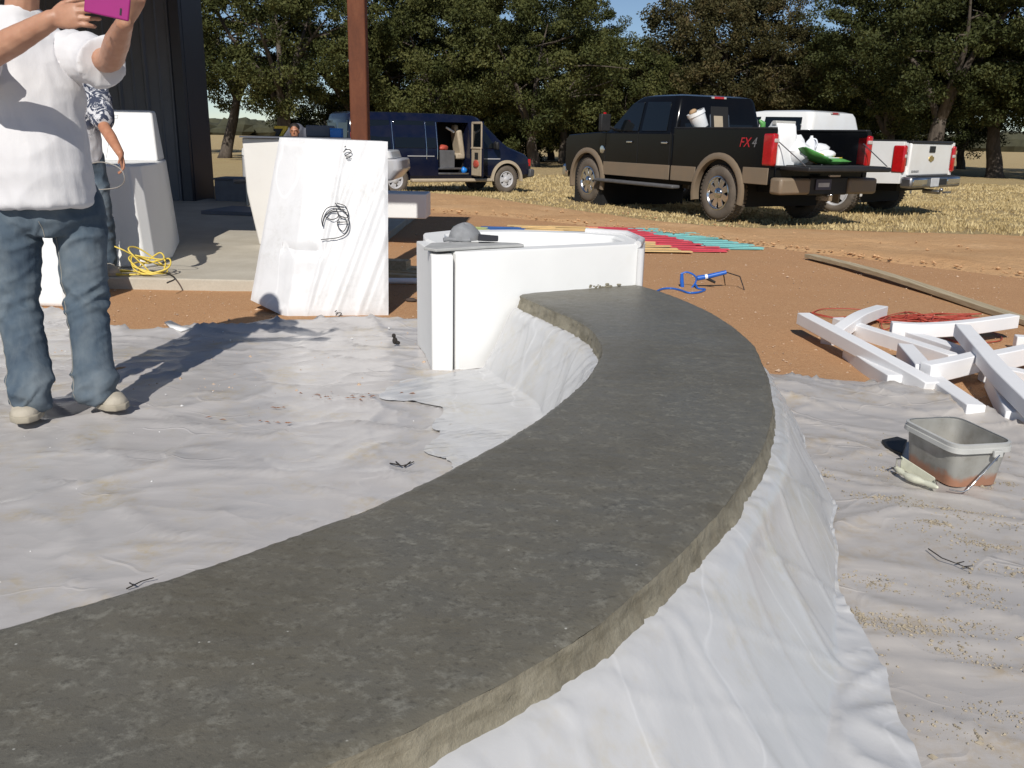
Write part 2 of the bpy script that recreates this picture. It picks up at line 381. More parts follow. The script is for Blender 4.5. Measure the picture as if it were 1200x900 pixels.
simple('denim_thread', (.32, .30, .26), .8); simple('shoe_leather', (.43, .385, .31), .7, 0, .2, 14, .2); simple('shoe_sole', (.36, .32, .25), .8, 0, .2, 14); simple('shoe_lace', (.60, .58, .53), .8); simple('dark_hair', (.018, .012, .009), .6); simple('eye_white', (.8, .8, .78), .3)
simple('magenta_case', (.33, .012, .17), .4, 0, .05, coat=.2); simple('cap_dark', (.03, .03, .035), .8)
# trees
for nm, cs in (('oak_leaf', ((.024, .030, .010), (.049, .057, .018), (.082, .084, .029))), ('oak_leaf_light', ((.030, .037, .011), (.065, .072, .022), (.106, .104, .035))), ('oak_leaf_brown', ((.030, .030, .012), (.062, .056, .022), (.11, .078, .036)))):
    t = NT(nm); g = t.n.new('ShaderNodeNewGeometry'); wn_ = t.noise(.7, 3, coord='Object'); n2 = t.noise(7, 3)
    k = t.ramp(t.math('ADD', t.math('MULTIPLY', wn_, .6), t.math('MULTIPLY', n2, .45)), [(.40, cs[0]), (.54, cs[1]), (.68, cs[2])])
    t.col(k).set(rough=.65, spec=.15)
t = NT('oak_bark'); n = t.noise(7, 6, .7, sc=(1, 1, .3)); t.col(t.ramp(n, [(.3, (.045, .035, .027)), (.7, (.13, .105, .085))])).set(rough=.95); t.bump(n, .7, .05)
simple('twig_grey', (.16, .135, .115), .9); simple('far_leaf', (.05, .05, .028), .9, 0, .35, .4, .3)
simple('white_bag', (.82, .83, .84), .4, 0, .06); simple('jug_plastic', (.78, .80, .84), .3, 0, .05); simple('green_bag', (.09, .30, .07), .4, 0, .2, 10); simple('yellow_label', (.75, .50, .06), .5)
simple('cardboard', (.42, .28, .16), .85); simple('bed_liner', (.022, .022, .023), .75, 0, .3, 30, .3)
simple('plate_white', (.55, .56, .58), .5); simple('plate_ink', (.08, .08, .12), .5)

exec_stage = 1
# ================================================================== SETTING
def sheet(name, near, far, nu, nv, mat, hz, parent=None, z0=0.0, edge=0.0, smooth=180, seed=0):
    A = catmull(near, nu); B = catmull(far, nu); mb = MB(); vs = []
    for j in range(nv):
        v = j / (nv - 1)
        for i in range(nu):
            p = A[i].lerp(B[i], v)
            if edge and (j in (0, nv - 1)):
                p = p + Vector((0, edge * N((p.x * 3, p.y * 3, seed)) + edge * .6 * N((p.x * 11, p.y * 11, seed)), 0))
            vs.append((p.x, p.y, z0 + hz(p.x, p.y, i / (nu - 1), v)))
    fs = [(j * nu + i, j * nu + i + 1, (j + 1) * nu + i + 1, (j + 1) * nu + i) for j in range(nv - 1) for i in range(nu - 1)]
    mb.add(vs, fs); return mb.build(name, mat, parent, smooth)

# the dry field, one sheet to the horizon
ys = [-40, -10, 0, 6, 9, 11, 13, 15, 17, 18, 19, 20, 21, 22, 23, 24, 25, 26, 28, 32, 40, 60, 100, 200, 500, 1500, 3000]
xs = [-3000, -1000, -300, -100, -50, -30, -20, -12, -8, -4, 0, 4, 8, 12, 16, 22, 30, 50, 100, 300, 1000, 3000]
mb = MB(); mb.add([(x, y, gz(x, y) - .02) for y in ys for x in xs], [(j * len(xs) + i, j * len(xs) + i + 1, (j + 1) * len(xs) + i + 1, (j + 1) * len(xs) + i) for j in range(len(ys) - 1) for i in range(len(xs) - 1)])
struct(mb.build('ground', 'dry_grass_ground', None, 180))
# tan dirt strip between the gravel and the grass
PADE = [(-14, 15.5, 0), (-6, 15.2, 0), (-1.43, 14.25, 0), (1.0, 12.6, 0), (3.0, 10.4, 0), (4.87, 8.3, 0), (7.5, 6.0, 0), (11, 3.5, 0)]
GRE = [(-14, 23.5, 0), (-6, 22.6, 0), (-2.2, 20.6, 0), (.4, 16.6, 0), (2.6, 13.35, 0), (5.0, 12.9, 0), (8.5, 12.5, 0), (14, 11.5, 0)]
def bank(x, y, u, v):
    e = sst(0, .12, v) * sst(1.02, .55, v)
    return gz(x, y) + .05 * e + e * (.05 * N((x * .9, y * .9, 2)) + .02 * N((x * 4, y * 4, 3))) - .012 * (v > .99)
struct(sheet('dirt_strip', PADE, GRE, 150, 44, 'tan_dirt', bank, None, .004, .22))
# orange gravel yard
def yard(x, y, u, v): return gz(x, y) + .010 * N((x * 1.3, y * 1.3, 5)) * sst(1, .9, v) + .004 * N((x * 6, y * 6, 5)) + .006
struct(sheet('gravel_yard', [(-14, -4, 0), (-6, -4, 0), (-1.5, -4, 0), (1, -4, 0), (3, -4, 0), (6, -4, 0), (9, -4, 0), (13, -4, 0)],
             [(p[0], p[1] + .06, 0) for p in PADE], 190, 150, 'orange_gravel', yard, None, .004, .05))
# pebbles on the gravel
def scatter(name, n, area, size, mat, kind='stuff', z=None, label=None, cat=None, flat=.6):
    mb = MB()
    for _ in range(n):
        x, y = area(); s = size * (.4 + rng.random() ** 2 * 1.3); zz = (z(x, y) if z else .012) + s * flat * .4
        a = rng.random() * 6.28; ca, sa = math.cos(a), math.sin(a)
        s = s * (2.2 if rng.random() < .05 else 1)
        vs = [(s, 0, 0), (0, s * .7, 0), (-s * .9, s * .1, 0), (0, -s * .8, 0), (0, .1 * s, s * flat), (0, 0, -s * flat)]
        vs = [(x + ca * u - sa * w, y + sa * u + ca * w, zz + h) for u, w, h in ((p[0] * rng.uniform(.7, 1.2), p[1] * rng.uniform(.7, 1.2), p[2]) for p in vs)]
        mb.add(vs, [(0, 1, 4), (1, 2, 4), (2, 3, 4), (3, 0, 4), (1, 0, 5), (2, 1, 5), (3, 2, 5), (0, 3, 5)])
    o = mb.build(name, mat, None, 0); return tag(o, label, cat, None, kind)
def yard_pt():
    while True:
        y = 4 + 9 * rng.random() ** 1.6; x = rng.uniform(-3.2, 6)
        if y < 14.25 - (x + 1.43) * .95: return x, y
scatter('gravel', 6500, yard_pt, .0062, 'pebble', label='small loose pebbles on the orange gravel yard', cat='gravel')
def clod_pt():
    u = rng.random() * 148; i = int(u); p = CLP[i].lerp(CLP[i + 1], u - i); w = abs(rng.gauss(0, .18)) if rng.random() < .6 else rng.uniform(0, 3.2); return p.x + rng.gauss(0, .05), p.y + w
CLP = catmull(PADE, 150)
scatter('dirt_clods', 1500, clod_pt, .022, 'clod', z=lambda x, y: gz(x, y) + .045, label='crumbled tan dirt clods along the edge of the gravel yard', cat='clods', flat=.5)
# patio slab under the porch
mb = MB(); mb.box((-7.0, 10.9, .035), (11.0, 8.3, .13)); PAT = mb.build('patio', 'patio_concrete', None, 30, .012); struct(PAT)
PZ = .10
# dry grass blades along the strip and round the vehicles
def on_grass(x, y):
    for a, b in zip(GRE, GRE[1:]):
        if a[0] <= x <= b[0]: return y - (a[1] + (b[1] - a[1]) * (x - a[0]) / (b[0] - a[0]))
    return 1
mb = MB(); cnt = 0
while cnt < 26000:
    y = 11.5 + 26 * rng.random() ** 1.7; x = rng.uniform(-7, 22) if y > 17 else rng.uniform(-4, 16)
    if abs(x) > y * .68 + 1: continue
    g = on_grass(x, y) + .45 * N((x * .8, y * .8, 9))
    if g < -.15 or (g < .5 and rng.random() > .3 + g): continue
    z = gz(x, y) - .02; h = rng.uniform(.02, .065) * (1.3 if N((x * .5, y * .5, 1)) > .15 else .8) * (.75 + y * .02)
    for _ in range(2):
        a = rng.random() * 6.28; w = .006 + .0006 * y; dx, dy = math.cos(a) * w, math.sin(a) * w; lx, ly = rng.uniform(-.6, .6) * h, rng.uniform(-.6, .6) * h
        ox, oy = rng.uniform(-.04, .04), rng.uniform(-.04, .04)
        mb.add([(x + ox - dx, y + oy - dy, z), (x + ox + dx, y + oy + dy, z), (x + ox + lx, y + oy + ly, z + h)], [(0, 1, 2)])
    cnt += 1
tag(mb.build('grass', 'grass_blade', None, 0), 'dry straw coloured grass round the parked vehicles', 'grass', None, 'stuff')

# ------------------------------------------------------------------ plastic sheets on the ground
def wrinkle(x, y, s, amp=1):
    a = 1 - abs(N((x * 1.6 + s, y * 2.6, s))) * 2; b = 1 - abs(N((x * 4.2, y * 3.1 + s, s + 4))) * 2; d = 1 - abs(N((x * 2.2 + y * 3, y * 1.2 - x, s + 7))) * 2
    return amp * (.009 * max(0, a) ** 14 + .004 * max(0, b) ** 14 + .012 * max(0, d) ** 20 + .002 * N((x * 2, y * 2, s)) + .0008 * N((x * 10, y * 10, s)))
def hz_far(x, y, u, v): return .016 + wrinkle(x, y, 3, .9 + sst(.78, 1, v) * 2.0) + .035 * sst(.86, .97, v) * sst(1.03, .96, v) * (.55 + .9 * N((x * 2.5, 0, 1))) - .004 * sst(.98, 1, v)
def hz_near(x, y, u, v): return .024 + wrinkle(x, y, 11) + .012 * sst(.97, 1, v) * (.6 + .8 * N((x * 4, 0, 8)))
def hz_right(x, y, u, v): return .018 + wrinkle(x, y, 21, 1.05 + sst(.85, 1, v)) + .05 * sst(.86, .95, v) * sst(1.04, .955, v) * (.7 + .8 * N((x * 2.2, 0, 5)))
tag(sheet('plastic_sheet', [(-4.6, 2.7, 0), (-3, 3.0, 0), (-1.82, 3.4, 0), (-.55, 4.0, 0), (.3, 4.2, 0)], [(-4.6, 6.0, 0), (-3.1, 5.85, 0), (-2.45, 5.28, 0), (-1.6, 5.55, 0), (-.57, 5.72, 0), (.45, 5.5, 0)], 190, 110, 'ground_film', hz_far, None, 0, .05),
    'grey translucent plastic sheet reaching the gravel beyond the man in jeans', 'plastic sheet')
tag(sheet('plastic_sheet', [(-4.6, .1, 0), (-2, .1, 0), (-.6, .3, 0), (.2, 1.1, 0), (.45, 2.0, 0)], [(-4.6, 2.85, 0), (-3, 3.1, 0), (-1.82, 3.54, 0), (-.55, 4.17, 0), (.32, 4.42, 0)], 190, 150, 'ground_film', hz_near, None, 0, .03),
    'grey wrinkled plastic sheet lying inside the curve of the bench', 'plastic sheet')
tag(sheet('plastic_sheet', [(.1, .2, 0), (.9, .1, 0), (2, .1, 0), (3.4, .1, 0)], [(.95, 4.42, 0), (1.5, 4.46, 0), (2.15, 4.16, 0), (2.35, 3.5, 0), (3.4, 2.6, 0)], 170, 190, 'crumb_film', hz_right, None, 0, .05),
    'crumb-strewn plastic sheet on the outer side of the bench under the tub', 'plastic sheet')
clusters = [(at(1130, 640), .28, .10), (at(1080, 600), .2, .07), (at(1160, 615), .22, .07), (at(1140, 710), .2, .07), (at(1085, 745), .15, .05), (at(1150, 745), .18, .05), (at(1185, 680), .18, .06), (at(1140, 780), .15, .05), (at(1100, 860), .2, .05), (at(1180, 850), .15, .05), (at(1030, 590), .15, .05), (at(1020, 690), .1, .06), (at(1060, 560), .15, .05)]
for _ in range(26): clusters.append((Vector((rng.uniform(.85, 2.1), rng.uniform(1.3, 3.2), 0)), rng.uniform(.03, .16), rng.uniform(.02, .06)))
def crumb_pt():
    if rng.random() < .10: return rng.uniform(.75, 2.2), rng.uniform(1.2, 3.6)
    c, a, b = rng.choice(clusters); u, w = rng.gauss(0, a * .42), rng.gauss(0, b * .45); return c.x + u * .9 + w * .3, c.y - u * .38 + w
scatter('mortar_crumbs', 5200, crumb_pt, .0036, 'mortar_crumb', z=lambda x, y: hz_right(x, y, .5, .5) + .001, label='scattered mortar crumbs on the plastic outside the bench', cat='crumbs')
scatter('foam_crumbs', 60, lambda: (rng.uniform(-2.8, .1), rng.uniform(1.4, 5.4)), .006, 'white_foam', z=lambda x, y: .024 + wrinkle(x, y, 11), label='tiny white foam crumbs on the inner plastic sheet', cat='crumbs')
mb = MB()
for cx, cy, n, sp in ((385, 473, 16, .12), (480, 375 + 95, 6, .05), (330, 487, 6, .06), (270, 500, 4, .05), (395, 475, 10, .1), (310, 505, 6, .06)):
    p = at(cx, cy)
    for _ in range(n):
        x, y = p.x + rng.gauss(0, sp), p.y + rng.gauss(0, sp * .25); a = rng.random() * 3; l = rng.uniform(.006, .02)
        z = .034 + max(wrinkle(x, y, 11), wrinkle(x, y, 3))
        mb.add([(x - l * math.cos(a), y - l * math.sin(a) * .5, z), (x, y - .004, z + .004), (x + l * math.cos(a), y + l * math.sin(a) * .5, z), (x, y + .005, z + .003)], [(0, 1, 2, 3)])
tag(mb.build('leaf_litter', 'leaf_litter', None, 0), 'rusty brown leaf bits on the inner plastic sheet', 'leaf bits', None, 'stuff')

# ------------------------------------------------------------------ building and porch
BL = (-5.06, 14.5, 0)
bld = thing('metal_building', BL, 'dark navy metal building with ribbed vertical siding at the left', 'building')
for k in range(16):
    x1 = -5.415 - .42 * k; mb = MB()
    prof = [(x1, 14.5), (x1, 14.49), (x1 - .03, 14.455), (x1 - .055, 14.455), (x1 - .085, 14.49), (x1 - .22, 14.49), (x1 - .235, 14.478), (x1 - .255, 14.478), (x1 - .27, 14.49), (x1 - .418, 14.49), (x1 - .418, 14.5)]
    mb.prism(prof, .1, 4.2, 'z'); mb.build('siding_panel', 'navy_siding', bld, 25)
mb = MB(); mb.box((-5.33, 14.47, 2.1), (.16, .10, 4.2)); mb.box((-5.27, 14.98, 2.1), (.06, .92, 4.2)); mb.build('corner_trim', 'navy_trim', bld, 30, .008)
mb = MB(); mb.box((-8.75, 14.97, 2.1), (6.9, .92, 4.19)); mb.build('wall_core', 'navy_trim', bld, 30)
mb = MB(); mb.add([(-13, 7.05, 2.9), (-1.16, 7.05, 2.9), (-1.16, 9.6, 3.27), (-4.6, 9.6, 3.27), (-4.6, 14.6, 4.0), (-4.6, 17.0, 4.2), (-13, 17.0, 4.2), (-13, 14.6, 4.0), (-13, 9.6, 3.27)], [(0, 1, 2, 3, 8), (8, 3, 4, 7), (7, 4, 5, 6)])
rv = [v + Vector((0, 0, .10)) for v in mb.v]; n0 = len(mb.v); mb.add(rv, [[i for i in f] for f in [(0, 1, 2, 3, 8), (8, 3, 4, 7), (7, 4, 5, 6)]])
for a, b in ((0, 1), (1, 2), (2, 3), (3, 4), (4, 5), (5, 6), (6, 7), (7, 8), (8, 0)): mb.f.append([a, b, b + n0, a + n0])
mb.build('porch_roof', 'roof_metal', bld, 20)
mb = MB(); mb.box((-7.0, 7.18, 2.80), (11.6, .12, .18)); mb.build('porch_beam', 'rust_steel', bld, 30, .005)
post = thing('steel_column', (-1.29, 7.45, 0), 'rusty brown square steel porch column behind the scribbled foam block', 'column')
mb = MB(); mb.box((-1.29, 7.45, 1.42), (.14, .14, 2.6)); mb.build('shaft', 'rust_steel', post, 30, .012)
mb = MB(); mb.box((-1.29, 7.45, .115), (.26, .26, .02)); mb.build('base_plate', 'rust_steel', post, 30, .003)

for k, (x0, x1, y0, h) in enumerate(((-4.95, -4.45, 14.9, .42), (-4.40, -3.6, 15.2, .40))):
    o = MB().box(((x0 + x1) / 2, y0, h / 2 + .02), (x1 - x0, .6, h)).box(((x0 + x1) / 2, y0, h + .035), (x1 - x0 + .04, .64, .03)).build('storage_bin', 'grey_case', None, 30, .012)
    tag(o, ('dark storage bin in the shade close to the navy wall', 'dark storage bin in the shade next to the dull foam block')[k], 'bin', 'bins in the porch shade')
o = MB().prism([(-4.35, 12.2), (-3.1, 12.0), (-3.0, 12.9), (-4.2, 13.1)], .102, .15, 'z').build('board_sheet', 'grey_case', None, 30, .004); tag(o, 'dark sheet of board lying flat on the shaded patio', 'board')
# ------------------------------------------------------------------ curved bench
BZ = .41
outp = [(742, 331), (790, 346), (840, 369), (880, 400), (900, 440), (905, 480), (895, 520), (870, 560), (838, 602), (800, 642), (745, 693), (690, 736), (610, 785), (520, 831), (440, 868), (360, 901)]
inp = [(609, 345), (645, 361), (683, 378), (703, 397), (704, 415), (690, 440), (662, 466), (620, 497), (560, 531), (500, 562), (440, 590), (370, 617), (300, 642), (215, 670), (130, 696), (60, 715), (0, 733)]
OUT = [at(x, y, BZ) for x, y in outp]; INN = [at(x, y, BZ) for x, y in inp]
OUT += [OUT[-1] + Vector((-.28, -.20, 0)), OUT[-1] + Vector((-.62, -.36, 0)), OUT[-1] + Vector((-1.1, -.5, 0))]
INN += [INN[-1] + Vector((-.25, -.17, 0)), INN[-1] + Vector((-.55, -.31, 0)), INN[-1] + Vector((-.95, -.42, 0))]
NS = 420
O_ = catmull(OUT, NS); I_ = catmull(INN, NS)
bench = thing('curved_bench', (.5, 3.2, 0), 'curved bench with wet grey concrete top over a plastic-draped foam base', 'bench')
NA = 40; rings = []
for i in range(NS):
    o, n_ = O_[i], I_[i]; d = (o - n_).normalized(); ring = []
    s = i * .016
    jo = .006 * N((s * 3, 0, 1)) + .003 * N((s * 14, 0, 2)) + .002 * N((s * 50, 0, 2)); ji = .006 * N((s * 3, 0, 5)) + .007 * max(0, N((s * 16, 0, 6))) + .006 * max(0, N((s * 45, 0, 6)))
    for k in range(NA + 1):
        a = k / NA; p = n_.lerp(o, a); e = 1 - sst(0, .03, min(a, 1 - a))
        z = BZ + .0025 * N((p.x * 5, p.y * 5, 1)) + .0018 * N((p.x * 22, p.y * 22, 2)) - .008 * e
        off = ji * (1 - sst(0, .1, a)) * -1 + jo * sst(.9, 1, a)
        ring.append(p + d * off + Vector((0, 0, z - BZ)))
    rings.append(ring)
mb = MB(); mb.loft(rings, False, False); mb.build('concrete_top', 'wet_concrete', bench, 180)
def edge_strip(base, inner, outward, seed):
    rr = []
    for i in range(NS):
        b = base[i]; d = (base[i] - inner[i]).normalized(); s = i * .016; ring = []
        jo = .006 * N((s * 3, 0, 1 if outward else 5)) + ((.003 * N((s * 14, 0, 2)) + .002 * N((s * 50, 0, 2))) if outward else (.007 * max(0, N((s * 16, 0, 6))) + .006 * max(0, N((s * 45, 0, 6)))))
        for k in range(9):
            t_ = k / 8; z = BZ - .008 - .066 * t_ - (.010 * N((s * 7, 3, seed)) * t_)
            ro = (.005 * N((s * 4, t_ * 1.5, seed)) + .0012 * N((s * 26, t_ * 5, seed + 1)) + .0015 * N((s * 70, t_ * 9, seed + 2)) - .007 * max(0, 1 - abs(N((s * 2.2 + t_ * .5, t_ * 1.5, seed + 5)) - .05) * 30)) * sst(0, .2, t_)
            ring.append(Vector((b.x, b.y, 0)) + d * (jo - .003 * t_ + ro + .02 * t_ * t_) + Vector((0, 0, z)))
        rr.append(ring)
    mb = MB(); mb.loft(rr, False, False); return mb
edge_strip(O_, I_, True, 31).build('concrete_edge', 'damp_mortar', bench, 180)
edge_strip(I_, O_, False, 41).build('concrete_edge', 'damp_mortar', bench, 180)
# foam core
rr = []
for i in range(0, NS, 6):
    o, n_ = O_[i], I_[i]; d = (o - n_).normalized()
    a, b = n_ + d * .005, o - d * .005
    rr.append([(a.x, a.y, .01), (a.x, a.y, .333), (b.x, b.y, .333), (b.x, b.y, .01)])
mb = MB(); mb.loft(rr, True); mb.build('foam_core', 'bench_foam', bench, 30)
def skirt(base, inner, seed, flare, flap, nv=34, flapn=10):
    rr = []; hem = []
    for i in range(0, NS):
        b = base[i]; d = (base[i] - inner[i]).normalized(); s = i * .016; ring = []
        fl = flare(i / NS) ; fp = flap(i / NS)
        for k in range(nv):
            t_ = k / (nv - 1)
            if True:
                q = t_; g_ = sst(0, .16, q); off = -.016 + .075 * min(1, q / .16) + (fl - .01) * max(0, (q - .12) / .88) ** 1.15; z = .340 - .020 * min(1, q / .16) ** 2 - .282 * max(0, (q - .12) / .88)
                cr_ = (1 - sst(.08, .34, q)); z += cr_ * (.0045 * (1 - 2 * abs(N((s * 15 + q * 9, q * 2, seed)))) + .003 * N((s * 46 + q * 14, q * 4, seed + 2)))
                A = sst(.05, .35, q) * (.35 + q * .9)
                off += A * (.034 * N((s * 1.7 + q * .8, q * .7, seed + 5)) + .009 * (1 - 2 * abs(N((s * 2.6 - q * 1.3, q * .9, seed + 6)))) + .0025 * N((s * 9 + q * 2.5, q * 1.2, seed + 8)))
                off += .008 * max(0, 1 - abs(N((s * 2.3 + q * 1.2, q * .3, seed + 9))) * 26) + .005 * max(0, 1 - abs(N((s * 4.1 - q * .9, q * .3, seed + 19))) * 22)
            ring.append(Vector((b.x, b.y, 0)) + d * off + Vector((0, 0, max(.02, z))))
        hr = []
        for k in range(8):
            q = k / 7; cr_ = .0028 * (1 - 2 * abs(N((s * 16 + q * 1.2, q * .4, seed)))) + .0022 * N((s * 50 + q * 2, q * 1.0, seed + 2))
            zz = .340 + cr_ * (1.6 if 0 < q < 1 else .5) - .010 * q ** 2 - (.035 * sst(.72, 1.0, q))
            hr.append(Vector((b.x, b.y, 0)) + d * (-.016 + (.088 + .03 * N((s * 3, 0, seed + 6))) * q + .003 * N((s * 18, q, seed + 1))) + Vector((0, 0, zz)))
        hem.append(hr)
        last = ring[-1]
        for k in range(1, flapn + 1):
            q = k / flapn; off = fp * q * (1 + .7 * N((s * 1.6, 1, seed + 12)))
            p = last + d * off; z = max(.024 + wrinkle(p.x, p.y, 11), .016 + wrinkle(p.x, p.y, 3, .9), .018 + wrinkle(p.x, p.y, 21, 1.05)) + .008 + .010 * max(0, N((s * 3, q * 2, seed + 3))) * (1 - q); ring.append(Vector((p.x, p.y, z)))
        rr.append(ring)
    mb = MB(); mb.loft(rr, False, False); return mb
skirt(O_, I_, 51, lambda u: .17 + .11 * sst(.45, .66, u), lambda u: .008 + .19 * sst(.50, .64, u)).build('plastic_skirt', 'skirt_film', bench, 180)
skirt(I_, O_, 71, lambda u: .16, lambda u: .42 * sst(.5, .2, u) + .08).build('plastic_skirt', 'skirt_film', bench, 180)

# ------------------------------------------------------------------ foam end block beyond the bench
fb = thing('foam_end_block', (.1, 5.0, 0), 'hollow white foam end block standing at the far end of the curved bench', 'foam block')
def rounded(poly, r, n=4):
    out = []; m = len(poly)
    for i in range(m):
        p, a, b = Vector(poly[i]), Vector(poly[i - 1]), Vector(poly[(i + 1) % m])
        da, db = (a - p).normalized(), (b - p).normalized()
        for k in range(n + 1):
            t_ = k / n; q0 = p + da * r; q1 = p + db * r
            out.append((1 - t_) ** 2 * q0 + 2 * t_ * (1 - t_) * p + t_ * t_ * q1)
    return out
outer = [(-.30, 4.46), (-.05, 4.585), (.22, 4.72), (.47, 4.86), (.705, 5.00), (.77, 5.16), (.72, 5.50), (.45, 5.62), (.0, 5.66), (-.40, 5.55), (-.56, 5.34), (-.52, 5.06)]
inner = [(-.27, 4.66), (-.06, 4.72), (.2, 4.85), (.44, 4.98), (.62, 5.10), (.645, 5.18), (.60, 5.38), (.4, 5.49), (.0, 5.52), (-.32, 5.43), (-.42, 5.3), (-.40, 5.06)]
fbh = .645
def ringz(poly, z, r=.02): return [Vector((p.x, p.y, z)) for p in rounded([(a, b) for a, b in poly], r)]
mb = MB(); rs = [ringz(outer, .02), ringz(outer, fbh - .012), ringz([(x * .985 + .0015, (y - 5.05) * .985 + 5.05) for x, y in outer], fbh), ringz([(x * 1.02, (y - 5.05) * 1.02 + 5.05) for x, y in inner], fbh), ringz(inner, fbh - .012), ringz(inner, .44)]
mb.loft(rs, True); mb.build('foam_shell', 'white_foam', fb, 35)
# a facing board on the front left edge, with its joint
pts = [(-.335, 4.42), (-.10, 4.545), (-.10, 4.57), (-.325, 4.45), (-.535, 5.02), (-.565, 5.01)]
mb = MB(); mb.prism([(-.312, 4.43), (-.425, 4.445), (-.50, 4.80), (-.565, 5.02), (-.50, 5.05), (-.33, 4.55)], .02, fbh - .012, 'z'); mb.build('side_board', 'white_foam', fb, 30, .006)
mb = MB(); mb.tube([(.722, 5.0, z) for z in (.05, .3, .62)], .02, 8); mb.tube([(.70, 5.0, .642), (.745, 5.16, .648), (.70, 5.48, .65), (.45, 5.59, .65)], .022, 8); mb.build('film_edge', 'wrap_film', fb, 60)
SMEAR = MB(); mb = SMEAR
for k in range(46):
    u = rng.random(); p = Vector((.03, 4.66)).lerp(Vector((.60, 4.945)), u); s = rng.uniform(.006, .016)
    mb.ell((p.x, p.y - .012, .412 + abs(rng.gauss(0, .008))), (s * 1.6, s * .6, s * .7), nu=6, nv=4)
mb.build('mortar_smear', 'damp_mortar', fb, 60)['kind'] = 'stuff'
# grey board and cap on top
gb = tag(MB().prism([(-.40, 4.43), (-.16, 4.60), (.05, 4.72), (.02, 4.78), (-.2, 4.80), (-.45, 4.70), (-.47, 4.50)], fbh + .003, fbh + .018, 'z').build('grey_board', 'grey_board', None, 30, .004), 'thin grey board lying on the foam end block under the cap', 'board')
cap = thing('baseball_cap', (-.27, 4.84, fbh + .018), 'grey baseball cap lying on the foam end block', 'cap')
mb = MB(); rr = []
for i in range(8):
    a = i / 7 * math.pi / 2; r = math.cos(a)
    rr.append([(-.28 + .092 * r * math.cos(b) * (1 + .05 * math.sin(3 * b + i)), 4.86 + .10 * r * math.sin(b), fbh + .022 + .088 * math.sin(a) * (1 + .06 * math.sin(2 * b))) for b in (2 * math.pi * k / 22 for k in range(22))])
mb.loft(rr, True); mb.build('crown', 'cap_grey', cap, 60)
mb = MB(); rr = []
for i in range(7):
    x = -.20 + i * .018; w = .085 * math.sqrt(max(.02, 1 - (i / 6.6) ** 2)); z0 = fbh + .036
    rr.append([(x, 4.80 + w * q, z0 + .022 * (1 - q * q) - i * .001) for q in (-1, -.7, -.35, 0, .35, .7, 1)] + [(x, 4.80 + w * q, z0 - .005 + .022 * (1 - q * q) - i * .001) for q in (1, .7, .35, 0, -.35, -.7, -1)])
mb.loft(rr, True); mb.build('brim', 'cap_dark', cap, 50)
mb = MB(); mb.tube([(-.39 + .03 * k, 4.775 + .01 * math.sin(k), fbh + .025 + .004 * (k % 2)) for k in range(6)], .012, 8); mb.build('back_strap', 'cap_grey', cap, 60)

# ------------------------------------------------------------------ scribbled foam block, centre left
def hexa(name, bot, top, mat, parent, bevel=.02, nseg=1, sub=0):
    mb = MB(); n = len(bot); mb.loft([bot, top], True); return mb.build(name, mat, parent, 30, bevel, 3)
fp = thing('foam_block', (-1.4, 6.1, 0), 'tall white foam block in plastic film with black scribble, before the rusty column', 'foam block')
zt = 1.205
A0, B0, C0 = atY(293, 352, 5.99), at(336, 373), at(455, 372)
TL, TR = atY(327, 161, 6.22), atY(454, 166, 6.16)
bot = [A0, B0, B0.lerp(C0, .5) + Vector((0, -.015, 0)), C0, C0 + Vector((-.12, .62, 0)), Vector((A0.x + .05, A0.y + .5, .02))]
top = [TL, TL.lerp(TR, .30) + Vector((0, -.006, 0)), TL.lerp(TR, .62), TR, TR + Vector((-.12, .55, 0)), TL + Vector((.04, .45, 0))]
nz = 40; NFU = 90
def front(u, v):        # point on the front skin
    def row(r): 
        q = u * 3; k = min(2, int(q)); return r[k].lerp(r[k + 1], q - k)
    return row(bot[:4]).lerp(row(top[:4]), v)
mb = MB(); rr = []
for j in range(nz + 1):
    v = j / nz; ring = []
    for i in range(NFU + 1):
        u = i / NFU; p = front(u, v); w = 0
        f = u - .56 - .20 * (v - .5)
        if f > 0:
            ang = (p.x + .87) * 9 - p.z * 3.2
            w = .010 * N((ang * 1.6, .3, 3)) * sst(0, .05, f) + .007 * N((ang * 4, p.z * .4, 4)) * sst(0, .05, f)
        else:
            w = .006 * N((p.x * 2, p.z * 9, 6)) + .003 * N((p.x * 3, p.z * 24, 8))
        w += .018 * max(0, 1 - abs(f + .0) * 40) * .5
        cr = abs(p.z - (.455 - .10 * (p.x + 1.6) + .02 * N((p.x * 6, 0, 0))))
        if f < 0 and u > .2: w -= .02 * max(0, 1 - cr * 26)
        e = min(u, 1 - u, v, 1 - v); w -= .012 * (1 - sst(0, .025, e))
        ring.append(p + Vector((0, -w, 0)))
    b1 = bot[4].lerp(top[4], v); b2 = bot[5].lerp(top[5], v)
    ring += [b1, b1.lerp(b2, .5), b2]
    rr.append(ring)
mb.loft(rr, True); mb.build('film_wrapped_body', 'wrap_film', fp, 40)
def mark(pts, r=.004, closed=False):
    q = catmull([front(u, v) + Vector((0, -.026, 0)) for u, v in pts], max(12, len(pts) * 6)); return q
mb = MB()
def uv(px, py):
    v = (368 - py) / 204.0
    xl = 293 + (327 - 293) * v; xr = 455; return (max(0, min(1, (px - xl) / (xr - xl))), max(0, min(1, v)))
